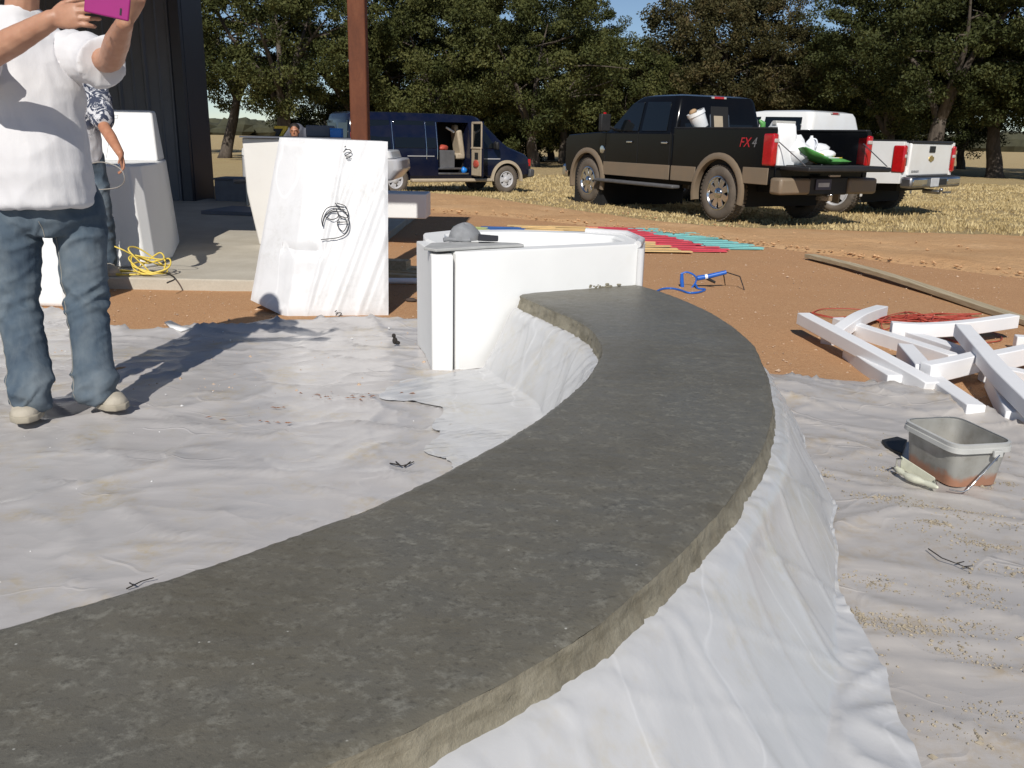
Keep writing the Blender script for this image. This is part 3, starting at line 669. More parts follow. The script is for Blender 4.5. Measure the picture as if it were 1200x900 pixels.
for line in ([(384, 278), (392, 277), (404, 275), (412, 270), (415, 262), (414, 252), (409, 244), (400, 243), (391, 248), (387, 256), (386, 263)],
             [(388, 252), (396, 246), (403, 246), (403, 252), (396, 255), (389, 252)], [(402, 236), (412, 240), (414, 252), (405, 250), (401, 242)],
             [(404, 252), (410, 252), (413, 260), (409, 268), (403, 262), (404, 254)], [(400, 236), (407, 243), (413, 247)], [(386, 263), (385, 254), (390, 243), (399, 240), (410, 241)], [(402, 258), (414, 257)]):
    mb.tube(mark([uv(*p) for p in line]), .0032, 5)
mb.build('scribble', 'black_marker', fp, 60)
mb = MB()
for line in ([(410, 178), (413, 175), (417, 175), (418, 178), (412, 182), (418, 182)], [(413, 184), (417, 184)], [(411, 172), (413, 171)], [(400, 364), (403, 361), (406, 362), (402, 367), (407, 368)], [(399, 360), (401, 358)]):
    mb.tube(mark([uv(*p) for p in line]), .0032, 5)
mb.build('marker_number', 'black_marker', fp, 60)['kind'] = 'stuff'

# duller block behind it, with things on top
fq = thing('foam_block', (-2.2, 9.3, 0), 'tall dull grey-white foam block half in shadow behind the scribbled one', 'foam block')
bb = [Vector((-2.62, 8.95, .10)), Vector((-1.65, 8.8, .10)), Vector((-1.6, 9.7, .10)), Vector((-2.6, 9.7, .10))]
tp = [Vector((-2.76, 9.05, 1.155)), Vector((-1.65, 8.95, 1.155)), Vector((-1.6, 9.75, 1.155)), Vector((-2.8, 9.75, 1.155))]
mid = [b.lerp(t_, .5) + Vector((-.03 if i in (0, 3) else 0, -.03 if i < 2 else 0, 0)) for i, (b, t_) in enumerate(zip(bb, tp))]
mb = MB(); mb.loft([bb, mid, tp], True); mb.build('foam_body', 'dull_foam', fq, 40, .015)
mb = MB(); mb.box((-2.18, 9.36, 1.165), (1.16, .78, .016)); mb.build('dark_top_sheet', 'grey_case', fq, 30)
o = MB().box((-2.02, 9.3, 1.232), (.25, .25, .115)).build('tool_case', 'grey_case', None, 30, .012); tag(o, 'dark grey case on the dull foam block', 'case')
o = MB().box((-1.98 + .16, 9.12, 1.214), (.115, .10, .08)).box((-1.98 + .16, 9.12, 1.258), (.119, .104, .012)).build('blue_box', 'blue_box', None, 30, .004); tag(o, 'small bright blue box on the dull foam block', 'box')
yt = thing('clamp_tool', (-2.38, 9.15, 1.173), 'yellow and black tool shaped like a seven on the dull foam block', 'tool')
mb = MB(); mb.prism([(-2.45, 1.275), (-2.315, 1.275), (-2.315, 1.25), (-2.37, 1.175), (-2.405, 1.175), (-2.36, 1.248), (-2.45, 1.248)], 9.12, 9.16); mb.build('yellow_body', 'yellow_tool', yt, 30, .004)
mb = MB(); mb.prism([(-2.46, 1.246), (-2.365, 1.246), (-2.41, 1.174), (-2.45, 1.174), (-2.43, 1.215), (-2.455, 1.225)], 9.115, 9.155); mb.build('black_grip', 'black_plastic', yt, 30, .004)
# white block on blocks to the right
o = MB().box((-1.55, 10.05, .455), (1.12, .5, .27)).build('foam_slab', 'white_foam', None, 30, .012); tag(o, 'white foam slab half in shade resting on timber blocks', 'foam slab')
for k, x in enumerate((-1.95, -1.62)):
    o = MB().box((x, 10.1, .165), (.12, .5, .31)).build('timber_block', 'grey_wood', None, 30, .004); tag(o, ['timber block under the far end of the shaded foam slab', 'timber block under the near end of the shaded foam slab'][k], 'timber', 'timber blocks')
for k, (x0, y0, x1, y1, z, w, lb) in enumerate(((-1.9, 8.3, -.62, 7.85, .035, .14, 'pale pine board lying on the gravel, farthest of three behind the foam blocks'), (-1.9, 8.05, -.62, 7.65, .03, .14, 'pale pine board lying on the gravel, middle of three behind the foam blocks'), (-1.9, 7.8, -.60, 7.45, .03, .1, 'pale pine board lying on the gravel, nearest of three behind the foam blocks'))):
    d = Vector((x1 - x0, y1 - y0, 0)); a = math.atan2(d.y, d.x)
    o = MB().box(((x0 + x1) / 2, (y0 + y1) / 2, z), (d.length, w, .035), Matrix.Rotation(a, 3, 'Z')).build('pine_board', 'pine_wood', None, 30, .003); tag(o, lb, 'board', 'pine boards behind the foam blocks')
o = MB().box((-1.1, 7.86, .085), (.30, .13, .09), Matrix.Rotation(-.2, 3, 'Z')).build('timber_offcut', 'grey_wood', None, 30, .004); tag(o, 'short timber offcut on the pine boards', 'timber')
o = MB().tube([(-1.5, 7.18, .04), (-.62, 7.26, .04)], .025, 12).build('white_pipe', 'white_bag', None, 40); tag(o, 'white plastic pipe lying beside the pine boards', 'pipe')
p = at(482, 355); o = MB().ell((p.x, p.y, .022), (.045, .028, .018), nu=9, nv=6).build('dark_stone', 'dark_stone', None, 40); tag(o, 'dark lump of stone left of the foam end block', 'stone')

# ------------------------------------------------------------------ foam counter at left, by the building
fc = thing('foam_counter', (-3.6, 8.1, PZ), 'white foam counter block with upright back and pencil lines, by the navy wall', 'foam block')
cb = [(-5.4, 7.25), (-3.08, 7.25), (-3.03, 7.36), (-3.10, 7.9), (-3.45, 9.0), (-5.4, 9.0)]
ct = [(-5.4, 7.30), (-3.17, 7.30), (-3.12, 7.41), (-3.2, 7.95), (-3.52, 9.0), (-5.4, 9.0)]
mb = MB(); mb.loft([[Vector((x, y, PZ + .002)) for x, y in cb], [Vector((x, y, .93)) for x, y in ct]], True); mb.build('counter_base', 'bench_foam', fc, 30, .015)
mb = MB(); mb.loft([[Vector(p) for p in ((-5.4, 8.4, .928), (-3.36, 8.4, .928), (-3.53, 8.99, .928), (-5.4, 8.99, .928))], [Vector(p) for p in ((-5.4, 8.75, 1.39), (-3.52, 8.75, 1.39), (-3.58, 8.99, 1.39), (-5.4, 8.99, 1.39))]], True); mb.build('upright_back', 'white_foam', fc, 30, .02)
mb = MB()
def bk(x, z): return Vector((x + .15, 8.4 + .35 * (z - .928) / .462 - .002, z))
for a, b in (((-4.22, .95), (-4.20, 1.30)), ((-4.0, .95), (-4.03, 1.30)), ((-4.26, 1.30), (-3.98, 1.31)), ((-4.26, 1.335), (-3.98, 1.34)), ((-4.26, 1.30), (-4.26, 1.335)), ((-3.98, 1.31), (-3.98, 1.34)), ((-4.5, 1.12), (-4.3, 1.12))):
    mb.tube([bk(*a), bk(*b)], .003, 4)
mb.build('pencil_lines', 'pencil', fc, 0)
fl = thing('foam_block', (-3.3, 5.9, 0), 'low white foam block seen between the legs of the man in jeans', 'foam block')
mb = MB(); mb.prism([(-4.2, 6.0), (-3.10, 5.95), (-3.04, 6.12), (-3.09, 6.5), (-4.2, 6.55)], .01, .50, 'z'); mb.build('foam_body', 'white_foam', fl, 30, .03, 3)
# yellow extension cord
def coil(pts, n, r, name, mat, label, cat, seg=7):
    o = MB().tube(catmull(pts, n), r, seg).build(name, mat, None, 180); return tag(o, label, cat)
pts = []
rg = random.Random(3); c0 = at(172, 322, PZ)
pts += [atY(108, 287, 7.0), atY(122, 285, 6.95), atY(142, 292, 6.92), atY(158, 299, 6.95)]
for k in range(26):
    a = k * 1.15; pts.append(c0 + Vector((.03 + .16 * math.cos(a) * rg.uniform(.5, 1.15), .10 * math.sin(a), .02 + .16 * (.5 + .5 * math.sin(a * .93 + .6)) * rg.uniform(.3, 1.3))))
for k in range(14):
    a = k * .9; pts.append(c0 + Vector((-.16 + .20 * math.cos(a) * rg.uniform(.5, 1.1), -.04 + .07 * math.sin(a), .012 + .015 * rg.random())))
coil(pts, 420, .0065, 'extension_cord', 'yellow_cord', 'tangled yellow extension cord on the patio edge', 'cord')
coil([atY(100, 193, 6.4), atY(120, 190, 6.35), atY(140, 197, 6.3), atY(146, 210, 6.3), atY(139, 219, 6.35), atY(120, 222, 6.4), atY(104, 221, 6.5)], 60, .004, 'thin_cable', 'grey_cable', 'thin grey cable looping beside the hand of the person in the printed tee', 'cable', 6)
coil([at(178, 319, PZ) + Vector((0, 0, .01)), at(196, 322, PZ) + Vector((0, 0, .012)), at(205, 328, PZ) + Vector((0, 0, .01)), at(196, 333, PZ) + Vector((0, 0, .01))], 30, .006, 'cord_plug_lead', 'black_plastic', 'short black plug lead beside the yellow cord', 'cord', 6)
# foam shaving on the gravel
o = MB().add([at(193, 379, .03), at(200, 377, .045), at(214, 384, .035), at(225, 386, .03), at(212, 389, .03), at(200, 385, .03)], [(0, 1, 2, 5), (2, 3, 4, 5)]).build('foam_shaving', 'white_foam', None, 30); o.modifiers.new('s', 'SOLIDIFY').thickness = .01; tag(o, 'curled white foam shaving at the edge of the plastic', 'foam scrap')
# black bits on the sheet
p = at(463, 410); o = MB().ell((p.x, p.y, .055), (.016, .014, .022), nu=8, nv=6).ell((p.x - .006, p.y, .085), (.012, .011, .014), nu=8, nv=6).ell((p.x + .018, p.y - .005, .045), (.014, .01, .012), nu=7, nv=5).build('black_lump', 'twig_bark', None, 50); tag(o, 'small black lump on the plastic in front of the foam end block', 'debris')
def twig(name, label, lines, r=.003):
    mb = MB()
    for ln in lines:
        q = [at(x, y, .034 + .006 * (i % 2)) for i, (x, y) in enumerate(ln)]; mb.tube(q, [r * (1 - .5 * i / len(q)) for i in range(len(q))], 5)
    tag(mb.build(name, 'twig_bark', None, 40), label, 'twig')
twig('twig', 'short black twig on the plastic inside the bench', [[(457, 543), (463, 544), (471, 546), (478, 544), (485, 541)], [(464, 541), (470, 546)], [(474, 547), (481, 541)]])
twig('twig', 'forked black twig lying at the inner bench edge', [[(148, 690), (156, 686), (166, 681), (180, 677)], [(152, 683), (157, 686)]], .0022)
twig('twig', 'black twig among the mortar crumbs outside the bench', [[(1088, 643), (1104, 654), (1120, 660), (1138, 667)], [(1122, 660), (1130, 658)], [(1130, 664), (1140, 663)]], .002)

# ------------------------------------------------------------------ tub and trowel
tub = thing('plastic_tub', (1.68, 3.1, .02), 'dirty translucent plastic tub with wire handle on the right sheet', 'tub')
def rr_ring(cx, cy, hx, hy, z, r, a, n=5):
    pl = rounded([(-hx, -hy), (hx, -hy), (hx, hy), (-hx, hy)], r, n); ca, sa = math.cos(a), math.sin(a)
    return [Vector((cx + p.x * ca - p.y * sa, cy + p.x * sa + p.y * ca, z)) for p in pl]
TA, TX, TY = .20, 1.672, 3.10
H_ = .19
mb = MB(); mb.loft([rr_ring(TX, TY, 0.1000, 0.1350, .025, .045, TA), rr_ring(TX, TY, 0.1060, 0.1410, .09, .045, TA), rr_ring(TX, TY, 0.1180, 0.1530, H_, .05, TA), rr_ring(TX, TY, 0.1150, 0.1500, H_, .05, TA), rr_ring(TX, TY, 0.1030, 0.1380, .09, .045, TA), rr_ring(TX, TY, 0.0970, 0.1320, .03, .045, TA)], True); mb.build('tub_wall', 'tub_plastic', tub, 50)
mb = MB(); mb.loft([rr_ring(TX, TY, 0.1200, 0.1550, H_ - .030, .052, TA), rr_ring(TX, TY, 0.1280, 0.1630, H_ - .028, .055, TA), rr_ring(TX, TY, 0.1270, 0.1620, H_ - .012, .055, TA), rr_ring(TX, TY, 0.1230, 0.1580, H_ - .010, .054, TA), rr_ring(TX, TY, 0.1250, 0.1600, H_ + .004, .054, TA), rr_ring(TX, TY, 0.1160, 0.1510, H_ + .006, .05, TA)], False); mb.build('rim', 'tub_rim', tub, 50)
mb = MB(); mb.loft([rr_ring(TX, TY, 0.1000, 0.1350, .05, .045, TA)], False); mb.f.append(list(range(len(mb.v)))); mb.build('mud_inside', 'mortar_crumb', tub, 50)
def tubpt(x, y, z): return Vector((TX + x * math.cos(TA) - y * math.sin(TA), TY + x * math.sin(TA) + y * math.cos(TA), z))
mb = MB(); mb.box(tubpt(.04, -.172, H_ - .028), (.036, .012, .026), Matrix.Rotation(TA, 3, 'Z')); mb.build('handle_lug', 'tub_rim', tub, 30, .003)
mb = MB(); mb.tube(catmull([tubpt(.04, -.180, H_ - .03), tubpt(.0, -.192, .13), tubpt(-.06, -.203, .075), tubpt(-.10, -.205, .04), tubpt(-.135, -.17, .035)], 24), .0028, 6); mb.build('wire_handle', 'chrome', tub, 60)
tw = thing('hand_trowel', (1.5, 3.0, .02), 'cream plastic-handled trowel leaning on the foot of the tub', 'trowel')
a_, b_ = atY(1056, 534, 3.07), atY(1096, 560, 2.95); c_ = atY(1097, 573, 2.95) ; d_ = atY(1055, 549, 3.07)
mb = MB(); mb.add([a_, b_, c_, d_], [(0, 1, 2, 3)]); nrm = Vector((-.3, -1, .3)).normalized() * .006; mb.add([v - nrm for v in (a_, b_, c_, d_)], [(3, 2, 1, 0)])
for i in range(4): mb.f.append([i, (i + 1) % 4, (i + 1) % 4 + 4, i + 4])
mb.build('blade', 'trowel_plastic', tw, 30, .003)
mb = MB(); q = catmull([at(1050, 548, .05), at(1062, 557, .045), at(1076, 563, .045), at(1090, 568, .045), at(1098, 571, .05)], 17); mb.tube(q, [.008, .010, .012, .012, .008, .011, .014, .015, .015, .015, .013, .009, .011, .012, .011, .009, .006], 10, True, True); mb.build('handle', 'trowel_plastic', tw, 60)
mb = MB(); mb.tube([at(1050, 548, .05), atY(1051, 538, 3.03), a_ + Vector((.01, 0, -.01))], .004, 6); mb.build('tang', 'chrome', tw, 50); mb = MB(); mb.tube([at(1098, 571, .05), b_ + Vector((0, 0, -.01))], .004, 6); mb.build('tang', 'chrome', tw, 50)
o = MB().prism([(p.x, p.y) for p in (at(1032, 524), at(1050, 520), at(1062, 524), at(1056, 540), at(1036, 532))], .022, .034, 'z').build('tub_shadow_patch', 'black_plastic', None, 30, .003); tag(o, 'flat dark patch standing in for the shadow left of the tub', 'shadow patch')  # thin black slab imitating the shadow the tub casts on the plastic

# ------------------------------------------------------------------ blue spray gun
gun = thing('blue_spray_gun', (1.6, 7.35, .01), 'blue foam gun with wire stand on the orange gravel', 'spray gun')
GY = 7.38
def gp(x, y): return atY(x, y, GY)
mb = MB(); mb.tube([gp(817, 326), gp(830, 324), gp(851, 319)], [.022, .020, .018], 12); mb.build('barrel', 'blue_tool', gun, 50)
mb = MB(); mb.tube([gp(826, 324.5), gp(829, 324)], .0225, 12); mb.build('white_band', 'white_bag', gun, 50)
mb = MB(); mb.tube([gp(799, 321), gp(799, 330), gp(800, 340)], [.014, .018, .016], 10); mb.build('grip', 'blue_tool', gun, 50)
mb = MB(); mb.tube(catmull([gp(798, 321), gp(804, 319), gp(811, 321), gp(816, 326), gp(814, 333), gp(808, 339), gp(800, 341)], 24), .008, 8); mb.build('trigger_guard', 'blue_tool', gun, 50)
mb = MB(); mb.tube([gp(828, 326), gp(838, 331)], [.013, .011], 10); mb.build('valve', 'black_plastic', gun, 50)
mb = MB(); mb.tube([gp(851, 319), gp(856, 320.5), gp(867, 324)], .005, 6); mb.tube([gp(867, 324), atY(873, 342, 7.30), atY(850, 335, 7.55), gp(848, 322)], .005, 6); mb.build('wire_stand', 'black_plastic', gun, 50)
q = [at(x, y, .02) for x, y in ((767, 343), (775, 339), (786, 338), (797, 340), (806, 343), (816, 343), (824, 341), (826, 339), (818, 338))] + [gp(815, 333)]
mb = MB(); mb.tube(catmull(q, 50), .009, 7); mb.build('hose', 'blue_tool', gun, 60)

# ------------------------------------------------------------------ plank, red cord, white foam strips
pa, pb = at(948, 303, .02), at(1215, 383, .02)
d = pb - pa; ang = math.atan2(d.y, d.x); mb = MB(); rr = []
for i in range(14):
    u = i / 13; p = pa.lerp(pb, u); nrm = Vector((-d.y, d.x, 0)).normalized(); bow = .05 * math.sin(u * math.pi); z = .03 + .015 * math.sin(u * 5)
    w = .055; rr.append([p + nrm * (bow - w) + Vector((0, 0, z - .02)), p + nrm * (bow + w) + Vector((0, 0, z - .02)), p + nrm * (bow + w) + Vector((0, 0, z + .02)), p + nrm * (bow - w) + Vector((0, 0, z + .02))])
tag(mb.loft(rr, True).build('long_plank', 'grey_wood', None, 30, .003), 'long warped timber plank lying across the orange gravel', 'plank')
rg = random.Random(11); pts = [at(952, 366, .02), at(965, 362, .02), at(1000, 362, .03), at(1030, 367, .02), at(975, 372, .02), at(950, 366, .02), at(990, 374, .02)]
for k in range(85):
    pts.append(at(1085 + rg.gauss(0, 30), 374 + rg.gauss(0, 3.6), .012 + .05 * rg.random() ** 2))
pts += [at(1150, 385, .02), at(1174, 398, .02), at(1130, 402, .02), at(1105, 395, .02)]
coil(pts, 620, .0038, 'red_cord', 'red_cord', 'tangled red cord behind the pile of white foam strips', 'cord', 6)
def strip(pl, w, h, label, z0=None, tilt=0.0):
    q = catmull([at(x, y, z) for x, y, z in pl], 18); rr = []
    for i, p in enumerate(q):
        t_ = (q[min(i + 1, 17)] - q[max(0, i - 1)]).normalized(); s_ = Vector((t_.y, -t_.x, 0)).normalized()
        up = s_.cross(t_); up = up if up.z > 0 else -up
        ca, sa = math.cos(tilt), math.sin(tilt); s2, u2 = s_ * ca + up * sa, up * ca - s_ * sa
        rr.append([p - s2 * w / 2 - u2 * h / 2, p + s2 * w / 2 - u2 * h / 2, p + s2 * w / 2 + u2 * h / 2, p - s2 * w / 2 + u2 * h / 2])
    o = MB().loft(rr, True).build('foam_strip', 'strip_foam', None, 30, .005, 2)
    return tag(o, label, 'foam strip', 'white foam strips on the gravel')
strip([(941, 373, .13), (1010, 410, .11), (1075, 446, .075), (1091, 456, .06)], .085, .075, 'long straight white foam strip at the left, its raised end over the gravel')
strip([(996, 413, .045), (1020, 431, .045), (1049, 449, .045)], .085, .085, 'short white foam strip lying close beside the leftmost long strip')
strip([(969, 401, .03), (985, 388, .07), (1008, 373, .10), (1033, 364, .06)], .085, .075, 'short arched white foam strip humped over the others at the upper left')
strip([(981, 379, .05), (1020, 392, .05), (1070, 408, .05), (1118, 424, .05)], .085, .085, 'white foam strip running under the arched one')
strip([(1044, 385, .10), (1080, 387, .10), (1130, 384, .12), (1188, 376, .13)], .075, .085, 'bowed white foam strip on top at the back of the pile')
strip([(1066, 396, .05), (1100, 407, .05), (1140, 421, .05)], .085, .085, 'white foam strip under the back bowed one')
strip([(1060, 411, .07), (1072, 425, .08), (1082, 437, .09)], .085, .085, 'stubby dark-sided white foam strip joined to an angled piece')
strip([(1084, 437, .10), (1110, 432, .11), (1143, 424, .11)], .075, .10, 'thick white foam strip piece at the middle of the pile')
strip([(1088, 446, .05), (1110, 462, .05), (1143, 485, .05)], .085, .085, 'white foam strip with a bright cut end nearest the plastic sheet')
strip([(1127, 387, .17), (1150, 414, .16), (1175, 443, .15), (1215, 482, .14)], .085, .075, 'long white foam strip lying diagonally on top at the right')
strip([(1160, 424, .10), (1185, 419, .10), (1225, 410, .10)], .075, .10, 'white foam strip running out of the picture above the diagonal one')
strip([(1150, 438, .05), (1180, 440, .05), (1225, 450, .05)], .085, .085, 'white foam strip half hidden beneath the diagonal one')
strip([(1166, 446, .05), (1178, 470, .05), (1190, 494, .05)], .09, .085, 'short white foam strip pointing at the viewer at the right edge')
strip([(1189, 401, .06), (1215, 403, .06), (1240, 405, .06)], .085, .085, 'white foam strip end at the right edge of the pile')

# ------------------------------------------------------------------ painted slats laid out on the gravel
def slats(col, x0, y0, x1, y1, n, ln, label, grp):
    for i in range(n):
        u = i / (n - 1); x = x0 + (x1 - x0) * u + rng.gauss(0, .035); y = y0 + (y1 - y0) * u
        l = ln * rng.uniform(.86, 1.12)
        o = MB().box((0, 0, 0), (l, .088, .008)).build('painted_slat', 'slat_' + col, None, 0)
        o.location = (x, y, .024 + .006 * (i % 3)); o.rotation_euler = (rng.gauss(0, .03), rng.gauss(0, .008), rng.gauss(0, .05)); tag(o, label, 'slat', grp)
slats('teal', 1.88, 12.3, 2.58, 10.15, 31, .62, 'thin teal painted slat in the rightmost colour band on the gravel', 'teal slats')
slats('red', 1.32, 12.3, 2.12, 9.85, 34, .60, 'thin red painted slat in the colour band beside the teal one', 'red slats')
slats('yellow', .74, 12.3, 1.60, 9.65, 36, .70, 'thin yellow painted slat in the colour band beside the red one', 'yellow slats')
slats('yellow', .22, 12.3, .45, 11.2, 15, .6, 'thin yellow painted slat in the band between the blue and the main yellow', 'far yellow slats')
slats('blue', -.2, 12.05, -.02, 11.1, 13, .5, 'thin blue painted slat in the colour band behind the foam end block', 'blue slats')
slats('lime', -.62, 11.95, -.5, 11.1, 11, .4, 'thin lime painted slat in the leftmost colour band by the cap', 'lime slats')

# ================================================================== VEHICLES
def vthing(name, loc, rz, label, cat):
    return thing(name, loc, label, cat, None, rz)
def arch(cx, cz, r, a0, a1, n=12):
    return [(cx + r * math.cos(R(a0 + (a1 - a0) * i / n)), cz + r * math.sin(R(a0 + (a1 - a0) * i / n))) for i in range(n + 1)]
def rect_ring(x0, x1, hw, z, r=.12, n=4):
    return [Vector((p.x, p.y, z)) for p in rounded([(x0, -hw), (x1, -hw), (x1, hw), (x0, hw)], r, n)]
def wheel(v, x, y, r, w, rim_r, side, rim_mat, spokes, tyre='dusty_rubber', zc=None):
    zc = r if zc is None else zc
    wh = MB(); s = side
    prof = [(rim_r, -w * .42), (rim_r + .03, -w * .5), (r - .05, -w * .5), (r - .012, -w * .40), (r, -w * .30), (r, w * .30), (r - .012, w * .40), (r - .05, w * .5), (rim_r + .03, w * .5), (rim_r, w * .42)]
    t_ = wh.lathe(prof, 'y', (x, y, zc), 36).build('wheel', None, v, 50, world=False); t_.data.materials.append(M[tyre])
    mb = MB()
    for k in range(44):      # tread blocks
        a = 2 * math.pi * k / 44
        for yy in (-.30, 0, .30):
            aa = a + (.07 if yy == 0 else 0)
            mb.box((x + (r + .001) * math.cos(aa), y + yy * w, zc + (r + .001) * math.sin(aa)), (.016, w * .22, .034), Matrix.Rotation(-aa, 3, 'Y'))
    mb.build('tread', tyre, t_, 0, world=False)
    o = y + s * w * .30
    mb = MB(); mb.lathe([(rim_r + .012, o + s * .045), (rim_r - .005, o + s * .05), (rim_r - .025, o + s * .03), (rim_r - .04, o - s * .09)], 'y', (x, 0, zc), 36); mb.build('rim', rim_mat, t_, 60, world=False)
    mb = MB(); mb.lathe([(rim_r - .03, o - s * .09), (.001, o - s * .09)], 'y', (x, 0, zc), 24); mb.build('brake_backing', 'dark_interior', t_, 60, world=False)
    for k in range(spokes):
        a = 2 * math.pi * (k + .5) / spokes; mb = MB()
        rot = Matrix.Rotation(-a, 3, 'Y'); L = rim_r - .03
        w0, w1 = .045, .035 * 8 / spokes + .02
        vs = [rot @ Vector((.04, 0, -w0)), rot @ Vector((L, 0, -w1)), rot @ Vector((L, 0, w1)), rot @ Vector((.04, 0, w0))]
        mb.add([Vector((x, o + s * .028, zc)) + p for p in vs] + [Vector((x, o - s * .03, zc)) + p for p in vs], [(0, 1, 2, 3), (7, 6, 5, 4), (0, 4, 5, 1), (1, 5, 6, 2), (2, 6, 7, 3), (3, 7, 4, 0)])
        mb.build('spoke', rim_mat, t_, 0, .006, world=False)
    mb = MB(); mb.lathe([(.085, o - s * .02), (.08, o + s * .045), (.05, o + s * .065), (.001, o + s * .068)], 'y', (x, 0, zc), 18); mb.build('hub_cap', rim_mat, t_, 50, world=False)
    return t_

def cab_window(v, name, pts, s, lo, hi, zl, zh, mat, push=.012, depth=.01):
    """side window: pts (x,z) in the side plane, half width runs from lo at zl to hi at zh"""
    hw = lambda z: lo + (hi - lo) * (z - zl) / (zh - zl)
    mb = MB(); a = [Vector((x, s * (hw(z) + push), z)) for x, z in pts]; b = [Vector((x, s * (hw(z) + push - depth), z)) for x, z in pts]; n = len(a)
    mb.add(a + b, [list(range(n)), list(range(2 * n - 1, n - 1, -1))] + [[i, (i + 1) % n, (i + 1) % n + n, i + n] for i in range(n)])
    return mb.build(name, mat, v, 30, .004, world=False)
def put(v, name, mat, fn, bevel=0, smooth=35, label=None):
    mb = MB(); fn(mb); o = mb.build(name, mat, v, smooth, bevel, world=False)
    if label: o['label'] = label
    return o

def pickup(v, p):
    body, W = p['body'], p['hw']
    fa, ra, r = p['fa'], p['ra'], p['r']
    zb, belt, hood, rail = p['zb'], p['belt'], p['hood'], p['rail']
    cr, wb, nose, tail = p['cr'], p['wb'], p['nose'], p['tail']
    ar = r + .11
    # front body: doors, fenders, bonnet
    prof = [(cr, zb), (fa - ar - .02, zb)] + arch(fa, r, ar, 172, 8) + [(fa + ar + .02, zb), (nose - .06, zb + .02), (nose, zb + .2), (nose - .01, hood - .12), (nose - .12, hood - .02), (wb + .1, belt + .01), (wb, belt), (cr, belt)]
    put(v, 'front_body', body, lambda m: m.prism(prof, -W, W), .05, 32)
    # wheel wells
    put(v, 'front_wheel_well', 'dark_interior', lambda m: m.box((fa, 0, r + .02), (ar * 1.9, W * 2 - .06, ar * 1.75)))
    # greenhouse
    t0, t1 = belt, p['roof']
    rings = [rect_ring(cr + .01, wb, W - .03, belt - .01, .1), rect_ring(cr + .03, wb - .28, W - .07, belt + .18, .12), rect_ring(cr + .08, wb - .72, W - .155, t1 - .10, .14), rect_ring(cr + .12, wb - .86, W - .20, t1 - .03, .14), rect_ring(cr + .25, wb - 1.02, W - .33, t1, .14)]
    put(v, 'cab', body, lambda m: m.loft(rings), 0, 40)
    zl, zh = belt, t1 - .10; lo, hi = W - .03, W - .155
    for s in (1, -1):
        m0 = p['split']
        cab_window(v, 'side_window', [(m0 + .05, belt + .03), (wb - .20, belt + .03), (wb - .30, belt + .14), (wb - .74, t1 - .13), (m0 + .05, t1 - .12)], s, lo, hi, zl, zh, p['glass'])
        cab_window(v, 'side_window', [(cr + .22, belt + .03), (m0 - .05, belt + .03), (m0 - .05, t1 - .12), (cr + .27, t1 - .13)], s, lo, hi, zl, zh, p['glass'])
        # mirror
        mx = wb - .32; mo = put(v, 'side_mirror', p['mirror'], lambda m: m.box((mx, s * (W + .20), belt + .17), (.10, .20, .30)).tube([(mx, s * (W - .04), belt + .05), (mx, s * (W + .14), belt + .12)], .025, 6), .02)
        for hx in p['handles']:
            put(v, 'door_handle', p['handle_mat'], lambda m: m.box((hx, s * (W + .015), belt - .16), (.17, .03, .035)), .01)
        for gx in p['gaps']:
            put(v, 'door_gap', 'dark_interior', lambda m: m.box((gx, s * (W + .001), (belt + zb) / 2 + .05), (.012, .006, belt - zb - .08)))
        if p['two_tone']:
            put(v, 'lower_trim', 'tan_paint', lambda m: m.box(((cr + fa - ar) / 2, s * (W + .006), zb + .125), (fa - ar - cr - .06, .014, .24)), .006)
            put(v, 'lower_trim', 'tan_paint', lambda m: m.box(((tail + ra - ar) / 2, s * (W + .006), zb + .17), (ra - ar - tail - .04, .014, .24)), .006)
            put(v, 'lower_trim', 'tan_paint', lambda m: m.box(((cr + ra + ar) / 2 + .01, s * (W + .006), zb + .125), (cr - ra - ar - .06, .014, .24)), .006)
        for ax in (fa, ra):      # wheel-arch flares
            mb = MB(); rr = []
            for (x, z), (x2, z2) in zip(arch(ax, r, ar + .085, -14, 194, 20), arch(ax, r, ar - .01, -14, 194, 20)):
                rr.append([(x, s * (W - .005), z), (x, s * (W + .035), z), ((x + x2) / 2, s * (W + .055), (z + z2) / 2), (x2, s * (W + .04), z2), (x2, s * (W - .06), z2)])
            if p['flare']:
                mb.loft(rr, True); mb.build('wheel_flare', p['flare'], v, 50, world=False)
        # bed side
        bp = [(tail, zb + .06), (ra - ar - .02, zb + .04)] + arch(ra, r, ar, 188, -8, 14)[::1] + [(ra + ar + .02, zb), (cr - .03, zb), (cr - .03, rail), (tail, rail)]
        put(v, 'bed_side', body, lambda m: m.prism(bp, s * W, s * (W - .09)), .02, 32)
        put(v, 'bed_rail_cap', 'black_plastic', lambda m: m.box(((tail + cr) / 2, s * (W - .055), rail + .012), (cr - tail - .04, .10, .03)), .01)
        put(v, 'inner_wheel_housing', 'bed_liner', lambda m: m.box((ra, s * (W - .22), .95), (1.0, .26, .28)), .04)
        # tail lamp
        tl = put(v, 'tail_lamp', 'red_lens', lambda m: m.box((tail + .07, s * (W - .035), rail - .29), (.22, .11, .46)), .03)
        put(tl, 'reverse_lens', 'clear_lens', lambda m: m.box((tail + .058, s * (W - .045), rail - p['rev']), (.215, .085, .055)), .01)
        if p['board']:
            put(v, 'running_board', 'grey_plastic', lambda m: m.box((cr + (fa - ar - cr) / 2 - .05, s * (W + .03), zb - .10), (fa - ar - cr + .35, .17, .06)), .02)
    put(v, 'bed_floor', 'bed_liner', lambda m: m.box(((tail + cr) / 2, 0, .86), (cr - tail - .04, W * 2 - .19, .05)))
    put(v, 'bed_front_wall', 'bed_liner', lambda m: m.box((cr - .07, 0, (.86 + rail) / 2), (.06, W * 2 - .2, rail - .86)))
